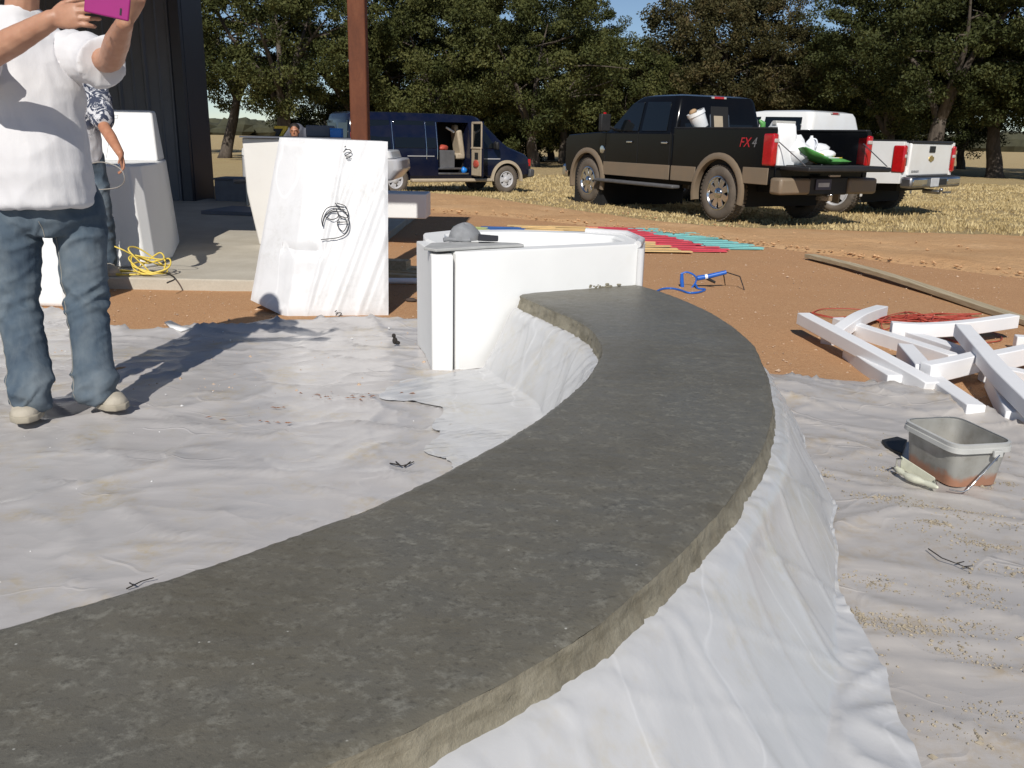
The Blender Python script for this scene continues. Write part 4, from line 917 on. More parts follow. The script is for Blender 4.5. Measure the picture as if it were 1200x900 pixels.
    put(v, 'rear_wheel_well', 'dark_interior', lambda m: m.box((ra, 0, r + .06), (ar * 1.5, W * 2 - .5, .5)))
    put(v, 'chassis', 'dark_interior', lambda m: m.box(((tail + nose) / 2 - .1, 0, zb + .02), (nose - tail - .7, 1.1, .22)).box((ra, 0, r), (.2, 1.5, .18)).box((fa, 0, r), (.2, 1.5, .16)).ell((ra, 0, r), (.2, .2, .19)))
    put(v, 'rear_sill', body, lambda m: m.box((tail + .05, 0, .77), (.10, W * 2 - .22, .20)), .01)
    # rear window and brake lamp
    rx = lambda z: cr + .01 + .10 * (z - belt) / (t1 - .1 - belt)
    def rearwin(y0, y1, z0, z1, name, mat, push):
        mb = MB(); a = [Vector((rx(z) - push, y, z)) for y, z in ((y0, z0), (y1, z0), (y1, z1), (y0, z1))]; b = [q + Vector((.012, 0, 0)) for q in a]
        mb.add(a + b, [(0, 1, 2, 3), (7, 6, 5, 4), (0, 1, 5, 4), (1, 2, 6, 5), (2, 3, 7, 6), (3, 0, 4, 7)]); return mb.build(name, mat, v, 30, .004, world=False)
    zb0, zb1 = max(belt + .06, rail - .02), t1 - .14
    rearwin(-(W - .26), W - .26, zb0, zb1, 'rear_window', p['glass'], .012)
    if p['slider']:
        sf = rearwin(-.21, .21, zb0 + .02, zb1 - .02, 'slider_frame', 'dull_metal', .02); 
        for y0, y1, z0, z1 in ((-.19, .19, zb0 + .04, zb1 - .04),): rearwin(y0, y1, z0, z1, 'open_pane', 'dark_interior', .026)
        rearwin(-.06, .13, zb0 + .045, zb0 + .24, 'seat_headrest', 'tan_trim', .032)
    bl = put(v, 'brake_lamp', 'red_lens', lambda m: m.box((cr + .11, 0, t1 - .045), (.05, .22, .04)), .008)
    put(bl, 'cargo_lens', 'clear_lens', lambda m: m.box((cr + .108, .13, t1 - .045), (.05, .05, .035)).box((cr + .108, -.13, t1 - .045), (.05, .05, .035)), .006)
    # front end
    put(v, 'windscreen', p['glass'], lambda m: m.add([(wb - .02, W - .14, belt + .03), (wb - .02, -W + .14, belt + .03), (wb - .68, -W + .26, t1 - .12), (wb - .68, W - .26, t1 - .12), (wb - .05, W - .14, belt + .03), (wb - .05, -W + .14, belt + .03), (wb - .71, -W + .26, t1 - .12), (wb - .71, W - .26, t1 - .12)], [(0, 1, 2, 3), (7, 6, 5, 4), (0, 1, 5, 4), (2, 3, 7, 6), (0, 3, 7, 4), (1, 2, 6, 5)]))
    put(v, 'grille', 'chrome', lambda m: m.box((nose, 0, (hood + zb) / 2 + .1), (.05, 1.3, .40)), .02)
    put(v, 'front_bumper', 'chrome', lambda m: m.box((nose + .06, 0, zb + .02), (.2, W * 2 - .04, .26)), .05)
    for s in (1, -1): put(v, 'headlamp', 'clear_lens', lambda m: m.box((nose - .03, s * (W - .17), (hood + zb) / 2 + .12), (.1, .3, .34)), .03)
    for ax in (fa, ra):
        for s in (1, -1): wheel(v, ax, s * (W - .13), r, .27, p['rim'], s, p['rim_mat'], p['spokes'])

def label_text(v, txt, size, mat, loc, rot, name, shear=0):
    me = text_mesh(txt, size, .002, shear); o = finish(name, me, mat, v, 0); o.location = loc; o.rotation_euler = rot; return o
a30 = math.atan2(.888, -.46)
RL, FL_ = Vector((3.29, 14.13, 0)), Vector((1.42, 17.31, 0))
hd = Vector((-.46, .888, 0)).normalized(); lf = Vector((-hd.y, hd.x, 0))
bt_p = dict(body='black_paint', hw=1.0, fa=2.02, ra=-1.86, r=.425, zb=.56, belt=1.33, hood=1.30, rail=1.40, cr=-.62, wb=1.50, nose=2.90, tail=-2.98, roof=1.97, split=.38, glass='dark_glass', mirror='black_plastic', handles=(.62, -.42), handle_mat='chrome', gaps=(.38, 1.42, -.56), two_tone=True, flare='tan_paint', rev=.16, board=True, slider=True, rim=.255, rim_mat='chrome', spokes=8)
org = RL - lf * .87 - hd * bt_p['ra']
bt = vthing('pickup_truck', (org.x, org.y, 0), a30, 'black crew cab pickup with tan lower trim and its tailgate lowered', 'pickup truck')
pickup(bt, bt_p)
tg = put(bt, 'tailgate', 'black_plastic', lambda m: m.box((-3.29, 0, .855), (.58, 1.66, .07)), .02)
put(tg, 'inner_panel', 'bed_liner', lambda m: m.box((-3.29, 0, .895), (.50, 1.5, .012)), .004)
for s in (1, -1):
    put(bt, 'bumper_end', 'tan_paint', lambda m: m.box((-3.10, s * .69, .60), (.24, .60, .24)), .04)
    put(bt, 'tailgate_cable', 'dull_metal', lambda m: m.tube([(-2.97, s * .86, 1.22), (-3.5, s * .82, .90)], .008, 5))
put(bt, 'bumper_centre', 'black_plastic', lambda m: m.box((-3.08, 0, .60), (.20, .80, .26)), .02)
pl = put(bt, 'licence_plate', 'plate_ink', lambda m: m.box((-3.195, .12, .625), (.012, .31, .155)), .004)
put(pl, 'plate_face', 'plate_white', lambda m: m.box((-3.200, .12, .62), (.012, .22, .06)))
put(bt, 'plate_lamp', 'clear_lens', lambda m: m.box((-3.18, -.1, .75), (.04, .22, .03)), .006)
put(bt, 'hitch_ball', 'chrome', lambda m: m.box((-3.12, -.0, .42), (.25, .07, .07)).ell((-3.24, 0, .47), (.03, .03, .03)).tube([(-3.24, 0, .41), (-3.24, 0, .45)], .015, 8))
put(bt, 'fuel_badge', 'chrome', lambda m: m.lathe([(.075, .0), (.07, .012), (.02, .016), (.001, .016)], 'y', (1.52, 1.003, 1.02), 20), 0)
for s in (1, -1):
    o = label_text(bt, 'FX', .20, 'badge_red', (-2.40, s * 1.006, 1.20), (R(90), 0, R(180) if s > 0 else 0), 'badge_letters', .25)
    o = label_text(bt, '4', .20, 'badge_grey', (-2.60 if s > 0 else -2.2, s * 1.006, 1.20), (R(90), 0, R(180) if s > 0 else 0), 'badge_number', .25)
put(bt, 'roof_clearance_lamp', 'red_lens', lambda m: m.box((1.20, 1.19, 1.60), (.02, .06, .16)), .01, label='red reflector on the driver side mirror')

# things in the bed, placed with the truck
def in_bed(x, y, z): return org + hd * x + lf * y + Vector((0, 0, z))
def bedthing(name, label, cat, x, y, z, rz=0): return thing(name, in_bed(x, y, z), label, cat, None, a30 + rz)
def lumpy(mb, c, rad, seed, amp=.18, nu=14, nv=9):
    o = len(mb.v); mb.ell(c, rad, None, nu, nv)
    for i in range(o, len(mb.v)):
        d = mb.v[i] - Vector(c); mb.v[i] = Vector(c) + d * (1 + amp * N((mb.v[i].x * 9, mb.v[i].y * 9, mb.v[i].z * 9 + seed)))
BFZ = .89
o = bedthing('paper_sack', 'tall white sack standing against the black pickup bed side', 'sack', -2.80, .66, BFZ)
put(o, 'sack_body', 'white_bag', lambda m: m.loft([rect_ring(-.15, .15, .17, 0, .04), rect_ring(-.16, .16, .18, .15, .05), rect_ring(-.15, .15, .175, .40, .05), rect_ring(-.10, .10, .18, .56, .03), rect_ring(-.03, .03, .19, .62, .01)]), 0, 50)
put(o, 'fold_band', 'tub_rim', lambda m: m.box((-.02, 0, .60), (.08, .385, .06)), .006)
def jug(label, x, y, z, rz=0, tilt=0):
    o = bedthing('water_jug', label, 'jug', x, y, z, rz); o.rotation_euler[1] = tilt; o['group'] = 'jugs in the pickup bed'
    put(o, 'jug_body', 'jug_plastic', lambda m: m.loft([rect_ring(-.075, .075, .075, 0, .03), rect_ring(-.08, .08, .08, .02, .03), rect_ring(-.08, .08, .08, .16, .03), rect_ring(-.06, .06, .06, .22, .03), rect_ring(-.025, .025, .025, .265, .012), rect_ring(-.025, .025, .025, .285, .012)]), 0, 50)
    put(o, 'jug_handle', 'jug_plastic', lambda m: m.tube(catmull([(-.02, 0, .26), (-.07, 0, .25), (-.095, 0, .19), (-.078, 0, .13)], 10), .012, 6), 0, 60)
    put(o, 'jug_cap', 'white_bag', lambda m: m.lathe([(.022, .285), (.022, .305), (.001, .306)], 'z', (0, 0, 0), 12))
o = bedthing('carrier_bag', 'white carrier bag bulging beside the sack in the pickup bed', 'bag', -2.72, .36, BFZ)
def bagf(m): lumpy(m, (0, 0, .22), (.16, .17, .24), 3, .5)
put(o, 'bag_body', 'white_bag', bagf, 0, 60); put(o, 'bag_handles', 'white_bag', lambda m: m.tube(catmull([(0, -.06, .40), (.02, -.03, .52), (.0, .03, .53), (-.01, .07, .40)], 14), .012, 6), 0, 60)
jug('white plastic jug next to the carrier bag in the pickup bed', -2.62, .12, 1.02); jug('white plastic jug farthest right among the goods in the pickup bed', -2.62, -.12, 1.02, .5)
o = bedthing('storage_crate', 'dark crate under the jugs in the pickup bed', 'crate', -2.58, .0, BFZ); put(o, 'crate_body', 'black_plastic', lambda m: m.box((0, 0, .065), (.36, .5, .13)), .01)
def gbag(label, x, y, z, rz, rx, ry=0):
    o = bedthing('soil_bag', label, 'bag', x, y, z, rz); o.rotation_euler = (rx, ry, a30 + rz)
    def f(m):
        rr = []
        for i in range(9):
            u = i / 8; xx = -.27 + .54 * u; h = .055 * (max(.02, 1 - (2 * u - 1) ** 4)) ; w = .17 + .01 * math.sin(i * 2)
            rr.append([(xx, w * math.cos(q), h * math.sin(q) + .055 + .01 * N((u * 5, q, 1))) for q in (2 * math.pi * k / 14 for k in range(14))])
        m.loft(rr)
    b = put(o, 'bag_body', 'green_bag', f, 0, 60); put(b, 'print_panel', 'white_bag', lambda m: m.box((.06, 0, .104), (.26, .20, .012)), .004); put(b, 'print_stripe', 'yellow_label', lambda m: m.box((-.11, -.02, .106), (.08, .22, .012)), .004)
    put(b, 'end_panel', 'yellow_label', lambda m: m.box((-.1, -.158, .055), (.26, .03, .05)), .004)
    return o
o = bedthing('paper_sack', 'squat white sack slumped between the tall sack and the soil bags', 'sack', -2.88, .42, BFZ, .3); put(o, 'sack_body', 'white_bag', lambda m: lumpy(m, (0, 0, .17), (.17, .20, .20), 13, .35), 0, 60)
for k, (bx, by) in enumerate(((-2.45, -.42), (-2.30, .45))):
    o = bedthing('carrier_bag', ('white bag low at the right side of the pickup bed', 'white bag deep in the bed behind the jugs')[k], 'bag', bx, by, BFZ); put(o, 'bag_body', 'white_bag', lambda m: lumpy(m, (0, 0, .16 + .1 * k), (.18, .2, .18 + .12 * k), 21 + k, .5), 0, 60)
gbag('green and white soil bag propped up aslant on the tailgate', -3.05, .30, BFZ + .10, R(75), R(10), R(-20))
gbag('green and yellow soil bag lying flat on the tailgate', -3.05, -.12, BFZ + .015, R(95), 0)
o = bedthing('carrier_bag', 'small crumpled white bag on top of the flat soil bag', 'bag', -2.95, -.08, BFZ + .12); put(o, 'bag_body', 'white_bag', lambda m: lumpy(m, (0, 0, .05), (.11, .14, .06), 8, .6), 0, 60)
o = bedthing('tool_box', 'dark tool chest at the front of the pickup bed', 'chest', -1.1, -.2, BFZ); put(o, 'chest_body', 'black_plastic', lambda m: m.box((0, 0, .15), (.4, .9, .3)), .02); put(o, 'chest_lid', 'bed_liner', lambda m: m.box((0, 0, .315), (.42, .92, .03)), .01)
# bucket riding high behind the cab
o = bedthing('white_bucket', 'white bucket tilted above the bed rail behind the black cab', 'bucket', -1.02, .72, 1.40); o.rotation_euler[0] = R(-24); o.rotation_euler[1] = R(10)
put(o, 'bucket_wall', 'white_bag', lambda m: m.lathe([(.001, 0), (.115, 0), (.12, .01), (.14, .26), (.136, .26), (.116, .015), (.001, .012)], 'z', (0, 0, .02), 26), 0, 50)
put(o, 'rim_band', 'white_bag', lambda m: m.lathe([(.139, .24), (.15, .24), (.15, .30), (.139, .30)], 'z', (0, 0, 0), 26), 0, 50)
put(o, 'lid_rag', 'cardboard', lambda m: lumpy(m, (0, .06, .31), (.08, .07, .05), 4, .5), 0, 60)
o = bedthing('cargo_drum', 'dark drum standing in the bed under the white bucket', 'drum', -1.02, .66, BFZ); put(o, 'drum_wall', 'black_plastic', lambda m: m.lathe([(.001, 0), (.20, 0), (.20, .5), (.19, .51), (.001, .51)], 'z', (0, 0, 0), 22), 0, 40)
o = bedthing('green_bottle', 'small green bottle tip above the rail at the back of the bed', 'bottle', -2.55, .82, 1.42); put(o, 'bottle_body', 'green_bag', lambda m: m.tube([(0, 0, 0), (0, 0, .06), (.03, .05, .11)], [.04, .045, .015], 10), 0, 50)

# white pickup
wt_p = dict(body='white_paint', hw=.99, fa=1.88, ra=-1.74, r=.385, zb=.52, belt=1.25, hood=1.16, rail=1.28, cr=-1.10, wb=1.20, nose=2.80, tail=-2.92, roof=1.82, split=.02, glass='dark_glass', mirror='black_plastic', handles=(.22, -.80), handle_mat='white_paint', gaps=(.02, 1.1, -1.0), two_tone=False, flare=None, rev=.24, board=False, slider=False, rim=.25, rim_mat='silver_paint', spokes=6)
aw = R(90 + 41); whd = Vector((math.cos(aw), math.sin(aw), 0)); wo = Vector((7.36, 16.1, 0)) - whd * wt_p['tail']
wt = vthing('pickup_truck', (wo.x, wo.y, -.01), aw, 'white pickup with closed tailgate parked behind the black pickup', 'pickup truck')
pickup(wt, wt_p)
tg = put(wt, 'tailgate', 'white_paint', lambda m: m.box((-2.925, 0, .985), (.07, 1.58, .55)), .025)
put(tg, 'tailgate_cap', 'black_plastic', lambda m: m.box((-2.93, 0, 1.272), (.09, 1.56, .035)), .01)
put(tg, 'gate_handle', 'black_plastic', lambda m: m.box((-2.966, .0, 1.16), (.02, .22, .11)), .012)
put(tg, 'emblem', 'gold_badge', lambda m: m.prism([(-.10, 1.0), (-.085, .965), (-.035, .965), (-.035, .945), (.035, .945), (.035, .965), (.085, .965), (.10, 1.0), (.085, 1.035), (.035, 1.035), (.035, 1.055), (-.035, 1.055), (-.035, 1.035), (-.085, 1.035)], -2.972, -2.955, 'x'), .003)
label_text(tg, 'SILVERADO', .055, 'badge_grey', (-2.963, .55, .78), (R(90), 0, R(-90)), 'badge_letters')
put(tg, 'crease', 'badge_grey', lambda m: m.box((-2.961, 0, .72), (.006, 1.5, .008)))
put(wt, 'bumper', 'dull_metal', lambda m: m.box((-3.02, 0, .60), (.22, 1.94, .19)), .04)
put(wt, 'bumper_step', 'black_plastic', lambda m: m.box((-3.0, 0, .70), (.20, 1.5, .03)), .006)
for s in (1, -1): put(wt, 'bumper_end', 'chrome', lambda m: m.box((-3.03, s * .66, .61), (.215, .56, .14)), .03)
pl = put(wt, 'licence_plate', 'plate_white', lambda m: m.box((-3.135, .10, .60), (.01, .31, .15)), .004)
put(wt, 'plate_recess', 'black_plastic', lambda m: m.box((-3.129, -.2, .60), (.01, .36, .10)), .004)
put(wt, 'hitch', 'dull_metal', lambda m: m.tube([(-2.9, 0, .44), (-3.2, 0, .43)], .04, 8).ell((-3.22, 0, .47), (.035, .035, .035)).box((-3.28, -.1, .43), (.05, .25, .03)))

# ------------------------------------------------------------------ blue van
VB = R(30); vz = -.30
vhd = Vector((math.cos(VB), math.sin(VB), 0)); vrt = Vector((vhd.y, -vhd.x, 0))
nosep = atY(621, 205, 25.4); fwp = atY(598, 222, 24.8)
vo = Vector((fwp.x - .14, fwp.y, 0)) - vrt * .93 - vhd * 1.95
van = vthing('van', (vo.x + .08, vo.y + .04, vz), VB, 'dark blue passenger van with its side door open and tan wheel arch', 'van'); van.scale = (.955, 1, 1)
def vring(x, hw, zb, zbelt, zt, tum):
    h = zt - zbelt
    half = [(hw - .10, zb), (hw - .01, zb + .12), (hw, zb + .40), (hw - .01, zbelt), (hw - tum * .45, zbelt + h * .5), (hw - tum, zbelt + h * .86), (hw - tum - .10, zt - .02), (hw - tum - .3, zt)]
    return [Vector((x, -y, z)) for y, z in half] + [Vector((x, y, z)) for y, z in half[::-1]]
st = [(-2.74, .88, .46, 1.2, 1.90, .16), (-2.70, .96, .40, 1.2, 2.0, .16), (-2.60, 1.0, .38, 1.2, 2.05, .16), (-1.5, 1.0, .36, 1.2, 2.07, .15), (0, 1.0, .36, 1.2, 2.07, .15), (.95, 1.0, .36, 1.2, 2.05, .16), (1.12, 1.0, .36, 1.2, 2.00, .18), (1.75, .99, .36, 1.22, 1.46, .14), (2.0, .98, .36, 1.16, 1.26, .12), (2.6, .93, .38, .98, 1.06, .10), (2.82, .87, .42, .85, .95, .10), (2.90, .78, .5, .78, .85, .08)]
mb = MB(); mb.loft([vring(*s) for s in st]); vm = mb.mesh('vb')
def cutter(fn):
    c = MB(); fn(c); o = bpy.data.objects.new('cut', c.mesh('cut')); COL.objects.link(o); return o
c1 = cutter(lambda c: c.lathe([(.001, -1.3), (.45, -1.3), (.45, 1.3), (.001, 1.3)], 'y', (1.95, 0, .37), 28).lathe([(.001, -1.3), (.45, -1.3), (.45, 1.3), (.001, 1.3)], 'y', (-1.5, 0, .37), 28))
c2 = cutter(lambda c: c.box((.26, -.75, 1.17), (.98, 1.5, 1.36)))
def bo(cut):
    def f(o): m = o.modifiers.new('b', 'BOOLEAN'); m.object = cut; m.operation = 'DIFFERENCE'; m.solver = 'EXACT'
    return f
vm2 = evaluated(vm, [bo(c1), bo(c2)])
bpy.data.objects.remove(c1); bpy.data.objects.remove(c2)
vm2.materials.clear(); finish('body', vm2, 'blue_paint', van, 30)
put(van, 'cabin_floor', 'grey_plastic', lambda m: m.box((.26, -.15, .50), (.95, 1.6, .04)))
put(van, 'cabin_lining', 'dark_interior', lambda m: m.box((.26, .0, 1.17), (.94, .02, 1.32)).box((-.215, -.4, 1.17), (.02, .8, 1.3)).box((.735, -.3, 1.17), (.02, .6, 1.3)))
put(van, 'door_step', 'dull_metal', lambda m: m.box((.26, -.93, .53), (.95, .1, .05)).box((.26, -.75, .66), (.95, .28, .05)), .01)
stt = put(van, 'front_seat', 'tan_trim', lambda m: m.box((.62, -.50, 1.32), (.16, .46, .68), Matrix.Rotation(R(-10), 3, 'Y')).box((.52, -.50, 1.70), (.13, .26, .2)), .05)
put(stt, 'seat_cushion', 'tan_trim', lambda m: m.box((.60, -.5, .98), (.28, .46, .16)), .04)
tb = put(van, 'tool_tub', 'grey_plastic', lambda m: m.box((.12, -.62, .90), (.5, .4, .46)), .02)
put(tb, 'red_cloth', 'red_cord', lambda m: lumpy(m, (.08, -.62, 1.18), (.18, .16, .09), 5, .5), 0, 60)
put(van, 'white_tube', 'white_bag', lambda m: m.tube([(.2, -.6, 1.72), (.45, -.6, 1.60)], .03, 8), 0, 50)
put(van, 'blue_rag', 'blue_box', lambda m: lumpy(m, (.62, -.88, .62), (.08, .07, .10), 6, .5), 0, 60)
def vwin(name, xs, z0, z1, mat='dark_glass', tilt=0, tum=.15, s=-1):
    hw = lambda z: 1.0 - tum * max(0, (z - 1.2) / .75)
    (xa, xb), (xc, xd) = xs; mb = MB()
    a = [Vector((xa, s * (hw(z0) + .006), z0)), Vector((xb, s * (hw(z0) + .006), z0)), Vector((xd, s * (hw(z1) + .014), z1)), Vector((xc, s * (hw(z1) + .014), z1))]
    b = [q - Vector((0, s * .02, 0)) for q in a]; mb.add(a + b, [(0, 1, 2, 3), (7, 6, 5, 4), (0, 1, 5, 4), (1, 2, 6, 5), (2, 3, 7, 6), (3, 0, 4, 7)])
    return mb.build(name, mat, van, 30, .008, world=False)
for s in (-1, 1):
    w1 = vwin('side_window', ((-2.45, -1.62), (-2.40, -1.62)), 1.18, 1.86, 'dark_glass', s=s); vwin('side_window', ((-1.50, -.62), (-1.50, -.62)), 1.18, 1.86, 'dark_glass', s=s)
    if s > 0 : vwin('side_window', ((-.45, .65), (-.45, .65)), 1.18, 1.86, s=s)
    else: vwin('side_window', ((-.56, -.29), (-.56, -.29)), 1.18, 1.86, s=s)
    vwin('door_window', ((.85, 1.60), (.85, 1.12)), 1.20, 1.84, s=s, tum=.18)
    for x in (-2.52, -.585, -.26, -1.56): put(van, 'chrome_divider', 'chrome', lambda m: m.tube([(x, s * 1.006, .9), (x, s * 1.008, 1.2), (x, s * .885, 1.84)], .010, 6))
    put(van, 'side_moulding', 'silver_paint', lambda m: m.box((1.35, s * .998, .92), (.75, .014, .025)).box((-.75, s * 1.003, .98), (.8, .012, .02)), .004)
    put(van, 'running_board', 'tan_trim', lambda m: m.box((.2, s * 1.0, .36), (2.5, .2, .09)), .03)
    put(van, 'door_handle', 'chrome', lambda m: m.box((.98, s * 1.005, .90), (.16, .03, .05)), .01)
    put(van, 'tail_lamp', 'red_lens', lambda m: m.box((-2.64, s * .93, 1.36), (.14, .14, .42)), .03)
    put(van, 'side_mirror', 'black_plastic', lambda m: m.box((1.52, s * 1.12, 1.27), (.10, .2, .2)), .03)
    put(van, 'headlamp', 'clear_lens', lambda m: m.box((2.80, s * .72, .82), (.12, .25, .16)), .03)
    put(van, 'turn_lamp', 'red_lens', lambda m: m.box((2.74, s * .86, .82), (.16, .06, .2)), .02)
    mb = MB(); rr = []
    for (x, z), (x2, z2) in zip(arch(1.95, .37, .52, -5, 185, 20), arch(1.95, .37, .44, -5, 185, 20)): rr.append([(x, s * .96, z), (x, s * 1.02, z), (x2, s * 1.03, z2), (x2, s * .93, z2)])
    mb.loft(rr, True); mb.build('wheel_flare', 'tan_trim', van, 50, world=False)
    for ax in (1.95, -1.5): wheel(van, ax, s * .87, .37, .24, .21, s, 'silver_paint', 5)
put(van, 'windscreen', 'dark_glass', lambda m: m.add([(1.70, .80, 1.50), (1.70, -.80, 1.50), (1.16, -.70, 1.97), (1.16, .70, 1.97), (1.66, .80, 1.48), (1.66, -.8, 1.48), (1.12, -.7, 1.95), (1.12, .7, 1.95)], [(0, 1, 2, 3), (7, 6, 5, 4), (0, 1, 5, 4), (2, 3, 7, 6), (0, 3, 7, 4), (1, 2, 6, 5)]))
put(van, 'front_bumper', 'grey_plastic', lambda m: m.loft([[(2.75, y * q, z) for y, z in ((-.98, .42), (.98, .42), (.98, .66), (-.98, .66))] for q in (1,)] + [[(2.98, y, z) for y, z in ((-.85, .44), (.85, .44), (.85, .64), (-.85, .64))]]), .04)
put(van, 'grille', 'chrome', lambda m: m.box((2.885, 0, .80), (.05, 1.15, .18)), .02)
for s in (1, -1): put(van, 'rear_window', 'dark_glass', lambda m: m.box((-2.735, s * .44, 1.56), (.04, .72, .58), Matrix.Rotation(R(4), 3, 'Y')), .02)
put(van, 'rear_bumper', 'grey_plastic', lambda m: m.box((-2.80, 0, .46), (.2, 1.9, .16)), .04)
dr = put(van, 'open_door', 'blue_paint', lambda m: m.loft([[(.80, -1.0 - w, z) for w, z in ((.0, .46), (.62, .46), (.62, 1.2), (.60, 1.88), (.06, 1.88), (.0, 1.2))], [(.85, -1.0 - w, z) for w, z in ((.0, .46), (.62, .46), (.62, 1.2), (.60, 1.88), (.06, 1.88), (.0, 1.2))]]), .015)
put(dr, 'door_lining', 'tan_trim', lambda m: m.box((.783, -1.315, .86), (.03, .54, .74)).box((.783, -1.30, 1.20), (.06, .56, .05)).box((.785, -1.585, 1.52), (.03, .06, .66)).box((.785, -1.06, 1.52), (.03, .09, .66)).box((.785, -1.31, 1.845), (.03, .56, .06)), .012)
put(dr, 'door_pane', 'dark_glass', lambda m: m.box((.79, -1.32, 1.52), (.012, .46, .6)))
put(dr, 'door_speaker', 'dark_interior', lambda m: m.box((.765, -1.34, 1.0), (.012, .2, .18)), .01)
put(dr, 'door_pocket', 'red_cord', lambda m: lumpy(m, (.76, -1.33, .80), (.04, .16, .10), 2, .3), 0, 50)

# ------------------------------------------------------------------ small trailer behind the foam blocks
tr = thing('utility_trailer', (-2.9, 13.9, 0), 'silver and white trailer mostly hidden behind the scribbled foam block', 'trailer')
put(tr, 'trailer_box', 'silver_paint', lambda m: m.loft([rect_ring(-1.2, 1.05, .62, .55, .12), rect_ring(-1.2, 1.2, .66, .70, .2), rect_ring(-1.2, 1.18, .66, .86, .2)]), .02, 40)
put(tr, 'trailer_lid', 'white_paint', lambda m: m.loft([rect_ring(-1.2, 1.06, .64, .862, .15), rect_ring(-1.2, 1.02, .6, .98, .15)]), .02, 40)
for s in (1, -1): wheel(tr, .55, s * .62, .28, .18, .16, s, 'silver_paint', 5)
put(tr, 'drawbar', 'dull_metal', lambda m: m.tube([(-1.0, 0, .48), (-1.5, 0, .46)], .04, 8)); put(tr, 'jack_leg', 'dull_metal', lambda m: m.tube([(-1.3, 0, .55), (-1.3, 0, .02)], .03, 8))

# ================================================================== TREES
def leafcluster(mb, c, rad, n, size, rg):
    for _ in range(n):
        while True:
            d = Vector((rg.uniform(-1, 1), rg.uniform(-1, 1), rg.uniform(-1, 1)))
            if d.length < 1: break
        p = c + Vector((d.x * rad, d.y * rad, d.z * rad * .75)); s = size * rg.uniform(.55, 1.3)
        a = Vector((rg.gauss(0, 1), rg.gauss(0, 1), rg.gauss(0, .8))).normalized(); b = a.orthogonal().normalized(); b = (Matrix.Rotation(rg.random() * 6.28, 3, a) @ b); c2 = a.cross(b)
        o = len(mb.v); mb.v += [p - b * s, p + c2 * s * .45, p + b * s, p - c2 * s * .45]; mb.f.append([o, o + 1, o + 2, o + 3])
def grow_tree(seed, H, Rr, base, lean=0, dens=1.0, trunk_r=.28, low=False):
    rg = random.Random(seed); tm = MB(); lm = MB(); CL = []
    fork = Vector((lean, 0, base + .5))
    tm.tube(catmull([(0, 0, -.1), (lean * .3, .05, base * .35), (lean * .7, -.05, base * .75), fork], 9), [trunk_r * (1.35 - .5 * i / 8) if i else trunk_r * 1.7 for i in range(9)], 10)
    nl = rg.randint(5, 7)
    for k in range(nl):
        a = 2 * math.pi * (k + rg.uniform(-.3, .3)) / nl; up = rg.uniform(.25, 1.0); rr_ = Rr * rg.uniform(.5, .85)
        end = fork + Vector((math.cos(a) * rr_, math.sin(a) * rr_, (H - base) * (.15 + .55 * up)))
        mid = fork.lerp(end, .5) + Vector((rg.gauss(0, .3), rg.gauss(0, .3), rg.uniform(0, .7)))
        q = catmull([fork - Vector((0, 0, .3)), fork.lerp(mid, .4) + Vector((0, 0, .15)), mid, end], 10); tm.tube(q, [trunk_r * .62 * (1 - .85 * i / 9) for i in range(10)], 7)
        for j in range(5):
            s0 = q[rg.randint(3, 8)]; e2 = s0 + Vector((rg.gauss(0, 1.1), rg.gauss(0, 1.1), rg.uniform(-.3, 1.3))); m2 = s0.lerp(e2, .5) + Vector((rg.gauss(0, .15), rg.gauss(0, .15), .15))
            tm.tube(catmull([s0, m2, e2], 5), [.06, .05, .035, .025, .012], 5)
    cz = base + (H - base) * .52; rz = (H - base) * .52
    n = int(255 * dens); k = 0
    while k < n:
        d = Vector((rg.gauss(0, 1), rg.gauss(0, 1), rg.gauss(0, 1))).normalized(); r_ = rg.uniform(.45, 1.0) ** .6
        lob = 1 + .28 * N((d.x * 1.7 + seed, d.y * 1.7, d.z * 1.7)) + .15 * N((d.x * 4 + seed, d.y * 4, d.z * 4))
        p = Vector((lean + d.x * Rr * r_ * lob, d.y * Rr * r_ * lob, cz + d.z * rz * r_ * lob))
        if p.z < base * .75 + (.5 if not low else -.4): continue
        leafcluster(lm, p, rg.uniform(.45, .95), 0, 0, rg); CL.append((p.x, p.y, p.z, rg.uniform(.4, .85))); k += 1
    g = np.random.default_rng(seed); C = np.array(CL); per = 230; M_ = len(C) * per
    c = np.repeat(C, per, 0); dv = g.normal(size=(M_, 3)); dv /= np.linalg.norm(dv, axis=1)[:, None]; dv *= (g.random(M_) ** .45)[:, None]
    p = c[:, :3] + dv * c[:, 3:4] * np.array([1, 1, .7]); s = .082 * g.uniform(.55, 1.35, M_)[:, None]
    a = g.normal(size=(M_, 3)); a /= np.linalg.norm(a, axis=1)[:, None]; b = np.cross(a, g.normal(size=(M_, 3))); b /= np.linalg.norm(b, axis=1)[:, None]; e = np.cross(a, b)
    V4 = np.stack([p - b * s, p + e * s * .5, p + b * s, p - e * s * .5], 1).reshape(-1, 3)
    me = bpy.data.meshes.new('crown'); me.vertices.add(M_ * 4); me.vertices.foreach_set('co', V4.astype(np.float32).ravel()); me.loops.add(M_ * 4); me.loops.foreach_set('vertex_index', np.arange(M_ * 4, dtype=np.int32))
    me.polygons.add(M_); me.polygons.foreach_set('loop_start', np.arange(0, M_ * 4, 4, dtype=np.int32)); me.update(calc_edges=True)
    return tm.mesh('trunk'), me
